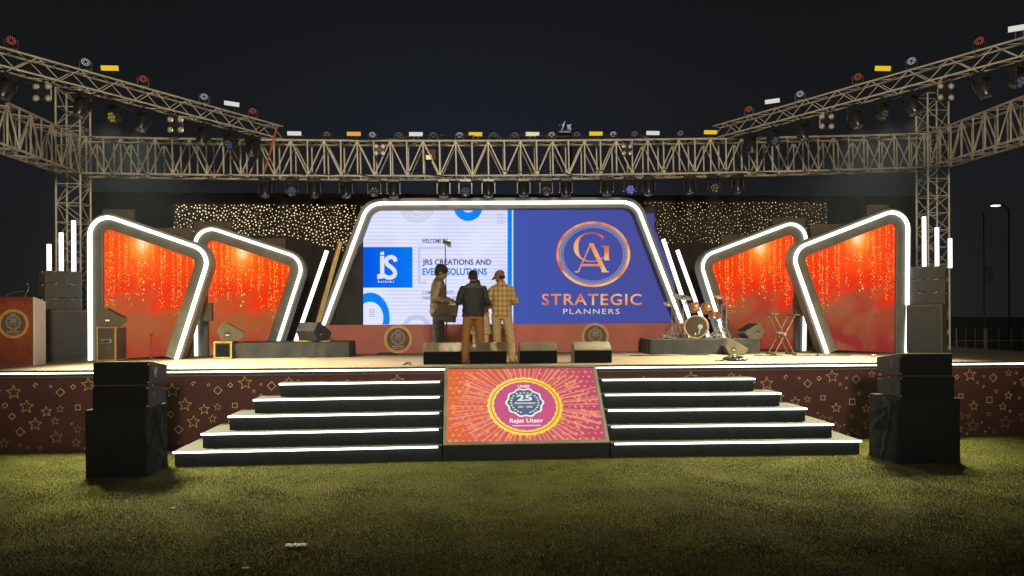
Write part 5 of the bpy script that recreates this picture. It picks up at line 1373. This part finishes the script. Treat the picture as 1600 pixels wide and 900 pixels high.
# man with the bag
p = on_stage(684, 1.05)
A_top = mat('olive_track_jacket', (.15, .135, .095), .6, 0, .22, 4, .3, 60)
rA, T = person('person in olive track jacket with striped sleeves, seen in profile holding a bag', p, R(-84), 1.055, dict(lean=.03, broad=.95, lfoot=(-.09, .10), rfoot=(.08, -.06), head=(.0, .07, 1.615), hyaw=R(-10), hpitch=.38,
    lelb=(-.20, .10, 1.15), lwri=(-.08, .30, 1.10), relb=(.205, -.06, 1.14), rwri=(.14, .20, 1.08), hdir=((.3, 1, -.3), (-.2, 1, -.15)), hpal=((.6, 0, -1), (-.4, 0, -1)), curl=.9,
    top=A_top, legs=mat('black_trousers', (.022, .023, .028), .75, 0, .3, 4, .3, 60), shoe=brown_shoe, hat='hair', hairs=1.12, hem=.86, seed=7))
gold = mat('gold_stripe', (.55, .36, .10), .6, 0, .15, 8)
for o in (-.022, .0, .022):
    b = MB(); s0 = Vector((.230, .02+o, 1.41)); e0 = Vector((.268, -.055+o, 1.15)); w0 = Vector((.192, .15, 1.10+o*1.0))
    b.tube([s0+Vector((-.01, 0, .04)), s0*.5+e0*.5+Vector((.018, 0, .005)), e0+Vector((.0, .0, 0))], .0055, 6); b.tube([e0+Vector((0, .03, .02)), e0*.5+w0*.5+Vector((.01, 0, o)), w0], .0055, 6)
    b.build('sleeve_stripe', gold, rA, 60, 0, True)
# a fourth person mostly hidden behind the man in black
cream = mat('cream_cotton', (.50, .40, .27), .85, 0, .12, 4, .25, 50)
p = on_stage(751, 1.85)
person('person in long cream tunic, mostly hidden behind the one in the black jacket', p, R(183), .93, dict(lean=.02, broad=1.0, lfoot=(-.09, .0), rfoot=(.09, .02), head=(.09, .06, 1.59), hpitch=.5,
    lelb=(-.25, .05, 1.15), lwri=(-.10, .24, 1.12), relb=(.25, .05, 1.15), rwri=(.10, .24, 1.12), hdir=((.4, .9, .1), (-.4, .9, .1)), hpal=((1, 0, .3), (-1, 0, .3)),
    top=cream, legs=cream, shoe=brown_shoe, hat='hair', hem=.84, skirt=.55, seed=9))
# bag held by the man on the left
pb = at(697, 488.5, .93); M['bag'] = mat('bag_canvas', (.075, .058, .036), .75, 0, .3, 5, .4, 90); M['bagdark'] = mat('bag_dark', (.045, .040, .034), .7, 0, .3, 5, .3, 90)
bagr = thing('shoulder_bag', 'large brown shoulder bag held by the person in the olive jacket', 'bag', (pb.x, .93, pb.z-.17))
T = Matrix.Translation((pb.x, .93, pb.z)) @ Matrix.Rotation(R(10), 4, 'Z') @ Matrix.Rotation(R(6), 4, 'Y')
b = MB(); b.tube([T @ Vector((0, 0, -.175)), T @ Vector((0, 0, -.16)), T @ Vector((0, 0, 0)), T @ Vector((0, 0, .13)), T @ Vector((0, 0, .155))], [.16, .20, .215, .19, .13], 20, 0, None, [.06, .09, .10, .08, .05], side=T.to_3x3() @ Vector((1, 0, 0)))
me = union(b, .012, 5, lambda co: .006*np.sin(co[:, 0]*40+co[:, 2]*25)); me.materials.append(M['bagdark']); me.name = 'body'
me.transform(Matrix.Translation(-bagr.location)); o = bpy.data.objects.new('body', me); COL.objects.link(o); o.parent = bagr
b = MB(); n = 12; vs = []
for i in range(n+1):                                            # the flap
    t = i/n
    for j in range(9):
        u = -.205+.41*j/8; z = .165-.20*max(0, t-.35)/.65; y = .05-.17*min(1, t/.40) if t < .4 else -.122-.012*math.sin(t*5)
        vs.append(T @ Vector((u*(1-.05*t), y-.006*math.sin(u*22+t*4), z-.03*(u/.2)**2*t)))
b.add(vs, [(i*9+j, i*9+j+1, (i+1)*9+j+1, (i+1)*9+j) for i in range(n) for j in range(8)]); fl_ = b.build('flap', M['bag'], bagr, 60)
so_ = fl_.modifiers.new('t', 'SOLIDIFY'); so_.thickness = .012
b = MB(); q0 = T @ Vector((-.2, 0, .1)); q1 = T @ Vector((.2, 0, .1)); sp_ = Vector((p.x, 1, 1))
b.tube([q0, q0+Vector((.03, .0, .12)), q0*.5+q1*.5+Vector((0, .02, .20)), q1+Vector((-.03, 0, .12)), q1], .012, 8); b.build('handle', M['bagdark'], bagr, 50)

# ------------------------------------------------------------------ bits on the rig
a = at(433, 196, YR-.27); c = at(413, 268, YR-.27)
b = MB(); b.tube([(a.x, YR-.27, a.z), (a.x*.5+c.x*.5+.02, YR-.29, a.z*.5+c.z*.5), (c.x, YR-.27, c.z)], .022, 8, 0, None, .006)
tag(b.build('lashing_strap', mat('orange_webbing', (.42, .10, .03), .7), None, 40), 'orange red strap tied round the long truss below the left raised truss', 'strap')
a = at(663, 233, YR+.1); c = at(681, 250, YR+.1)
wl = thing('work_lamp', 'small warm glowing lamp box inside the long truss above the main screen', 'lamp', ((a.x+c.x)/2, YR+.1, c.z))
b = MB(); b.box(a.x, c.x, YR+.1, YR+.22, c.z, a.z); b.build('housing', M['tolex'], wl, 0, .01)
b = MB(); b.box(a.x+.04, a.x+.17, YR+.088, YR+.0995, c.z+.01, c.z+.11); b.build('lamp_face', emit('work_lamp', S(240, 208, 150), 1.2), wl, 0, .01)
def run_cable(p, q, sag, n_, label, seed, dz):
    rr = random.Random(seed); p, q = Vector(p), Vector(q); out = []; t = 0
    cuts = sorted([0, 1]+[rr.random() for _ in range(n_)])
    for u, v in zip(cuts, cuts[1:]):
        s_ = sag*rr.uniform(.2, 1.4)*min(1, (v-u)*n_)
        for k in range(8):
            w = k/8; x = p.lerp(q, u+(v-u)*w); x.z -= s_*4*w*(1-w)-dz+(sagz(x.x) if p.y == q.y and n_ > 20 else 0); x.y += .03*math.sin(w*6+seed); out.append(x)
    out.append(q+Vector((0, 0, dz))); b = MB(); b.tube(out, .011, 6); tag(b.build('power_cable', M['blackmetal'], None, 60), label, 'cable')
run_cable(cl+Vector((.3, -.27, -TH/2)), cr+Vector((-.3, -.27, -TH/2)), .10, 26, 'dark power cable sagging in loops along the foot of the long truss', 3, -.02)
run_cable(cl+Vector((.3, -.26, TH/2)), cr+Vector((-.3, -.26, TH/2)), .13, 22, 'dark power cable looping along the top of the long truss', 8, .01)
for nm, a_, d_, sd_ in (('left', aL, dL, 5), ('right', aR, dR, 6)):
    run_cable(a_+Vector((0, 0, -.16)), a_+d_*1.1+Vector((0, 0, -.16)), .12, 14, 'dark power cable sagging under the %s raised truss' % nm, sd_, 0)

# ------------------------------------------------------------------ litter on the lawn
M['tissue'] = mat('white_tissue', (.62, .60, .55), .8, 0, .1, 8)
def litter(px, py, L_, label, m_, seed):
    p = atz(px, py, 0); rr = random.Random(seed); b = MB(); n = 16; vs = []
    for i in range(n+1):
        for j in range(7):
            u = (i/n-.5)*L_; v = (j/6-.5)*L_*.36
            vs.append((p.x+u, p.y+v+.012*math.sin(i*1.1), .02+L_*.13*abs(math.sin(i*.9+j*.8+seed))*(1-abs(j/3-1)*.5)))
    b.add(vs, [(i*7+j, (i+1)*7+j, (i+1)*7+j+1, i*7+j+1) for i in range(n) for j in range(6)])
    o = b.build('crumpled_paper', M[m_], None, 50); s_ = o.modifiers.new('t', 'SOLIDIFY'); s_.thickness = .004
    tag(o, label, 'litter')
litter(463, 856, .21, 'crumpled white tissue lying on the near lawn', 'tissue', 1)
litter(912, 709, .16, 'brown scrap of paper on the grass at the foot of the sloped screen', 'brass', 2)
litter(271, 796, .05, 'tiny pale scrap on the grass in front of the left subwoofer', 'tissue', 3)
litter(384, 891, .07, 'small dull scrap on the grass at the very front of the lawn', 'empale', 4)

# ------------------------------------------------------------------ beyond the stage
YF = 34
lp = thing('street_lamp', 'lit street lamp on a thin pole far behind the stage on the right', 'street lamp', (at(1556, 520, YF).x, YF, 0))
q = at(1556, 321, YF); b = MB(); b.tube([(q.x+.9, YF, 0), (q.x+.9, YF, q.z-.3), (q.x+.5, YF, q.z+.05), (q.x, YF, q.z+.05)], .05, 8); b.build('pole', M['backdrop'], lp, 40)
b = MB(); b.box(q.x-.32, q.x+.28, YF-.15, YF+.15, q.z+.02, q.z+.12); b.build('lamp_head', M['blackmetal'], lp, 0, .03)
b = MB(); b.box(q.x-.28, q.x+.22, YF-.17, YF+.13, q.z-.06, q.z+.015); b.build('lamp_glass', emit('street_light', S(255, 250, 235), 2.2), lp, 0, .03)
YG = 22
q0 = at(1537, 333, YG); q1 = at(1551, 417, YG); q2 = at(1538, 444, YG)
sg_ = thing('sign_post', 'pale notice board on a thin tall pole behind the right end of the stage', 'sign', (q0.x, YG, 0))
b = MB(); b.tube([(q0.x, YG, 0), (q0.x, YG, q0.z)], .03, 8); b.build('pole', M['tolex'], sg_, 40)
b = MB(); b.box(q2.x, q1.x, YG-.05, YG-.031, q2.z, q1.z); bo = b.build('board', mat('pale_board', (.34, .31, .24), .6, 0, .15, 3), sg_, 0, .01)
b = MB(); xm = (q2.x+q1.x)/2; zm = (q2.z+q1.z)/2; b.add([(xm-.07, YG-.053, zm), (xm, YG-.053, zm-.05), (xm+.07, YG-.053, zm), (xm, YG-.053, zm+.05)], [(0, 1, 2, 3)]); b.build('mark', M['blackmetal'], bo)
YBr = 8.0; bar = None
M['galv'] = mat('galvanised_rail', (.11, .105, .09), .5, .4, .2, 8)
for i, (pa, pc) in enumerate(((1494, 1538), (1541, 1600), (1603, 1660))):
    a = at(pa, 513.5, YBr); c = at(pc, 513, YBr); z1 = a.z; w_ = c.x-a.x
    r_ = thing('crowd_barrier', ['grey steel crowd barrier behind the stage, nearest the right speaker stack', 'grey steel crowd barrier behind the stage, the one reaching the picture edge', 'grey steel crowd barrier behind the stage, beyond the picture edge'][i], 'barrier', (a.x, YBr, 0), 'steel crowd barriers behind the stage')
    b = MB(); z0 = .12; b.tube([(a.x, YBr, z0), (a.x, YBr, z1), (c.x, YBr, z1), (c.x, YBr, z0), (a.x, YBr, z0)], .024, 8); b.build('frame', M['galv'], r_, 40)
    b = MB(); zm = z1-.36; b.tube([(a.x, YBr, zm), (c.x, YBr, zm)], .018, 6); b.build('rail', M['galv'], r_, 40)
    for k in range(1, 3):
        b = MB(); x = a.x+w_*k/3; b.tube([(x, YBr, z0), (x, YBr, z1)], .014, 6); b.build('bar', M['galv'], r_, 40)
    for x in (a.x+.12, c.x-.12):
        b = MB(); b.tube([(x, YBr-.3, .03), (x, YBr-.28, .12), (x, YBr+.28, .12), (x, YBr+.3, .03)], .02, 6); b.build('foot', M['galv'], r_, 40)
# rooftop emblem sign glowing far away above the rig
YE = 75
es = thing('rooftop_sign', 'tiny glowing sign of two prancing figures seen far above the long truss', 'lit sign', (at(883, 500, YE).x, YE, 0))
def eT(u, v, l): p = at(u, v, YE); return (p.x, YE-.02*l, p.z)
A = Art(eT); z5 = lambda x, y: (840+x/16, 180+y/16)
for pts, w in (([(605, 370), (632, 300), (655, 235), (665, 190), (688, 160)], 1.3), ([(600, 245), (640, 250), (670, 270)], 1.0), ([(545, 245), (552, 250)], 1.2), ([(655, 205), (640, 260)], 1.6),
               ([(740, 265), (765, 250), (790, 270), (815, 245), (838, 240)], 1.7), ([(760, 240), (765, 290), (785, 310), (780, 365)], 1.4), ([(800, 285), (818, 320), (830, 370)], 1.4), ([(750, 300), (740, 345)], .8)):
    A.line([z5(*p) for p in pts], w, 0)
A.text('ARTUREAZ', 873.5, 892, 207, 204.6, 0, 1, bold=.02)
A.b.build('emblem', emit('sign_white', S(176, 184, 192), .9), es)
b = MB(); x0 = at(874, 205, YE); x1 = at(892, 205, YE)
for x in (x0, x1): b.tube([(x.x, YE+.2, 0), (x.x, YE+.2, x.z-.3)], .12, 8)
b.tube([(x0.x, YE+.2, x0.z-.3), (x1.x, YE+.2, x0.z-.3)], .08, 6); b.build('mast', M['backdrop'], es, 40)

# ------------------------------------------------------------------ smoky night air
hz = MB(); hz.box(-150, 150, -40, 130, -1.4, 30)
hm = bpy.data.materials.new('night_haze'); hm.use_nodes = True
hn = hm.node_tree; hn.nodes.clear(); ho = hn.nodes.new('ShaderNodeOutputMaterial'); hv = hn.nodes.new('ShaderNodeVolumePrincipled')
hv.inputs['Color'].default_value = (.62, .76, 1, 1); hv.inputs['Density'].default_value = .0005; hv.inputs['Anisotropy'].default_value = .2
hn.links.new(hv.outputs[0], ho.inputs['Volume'])
tag(hz.build('haze', hm, None), 'thin smoky night air around the stage', 'haze', kind='stuff')
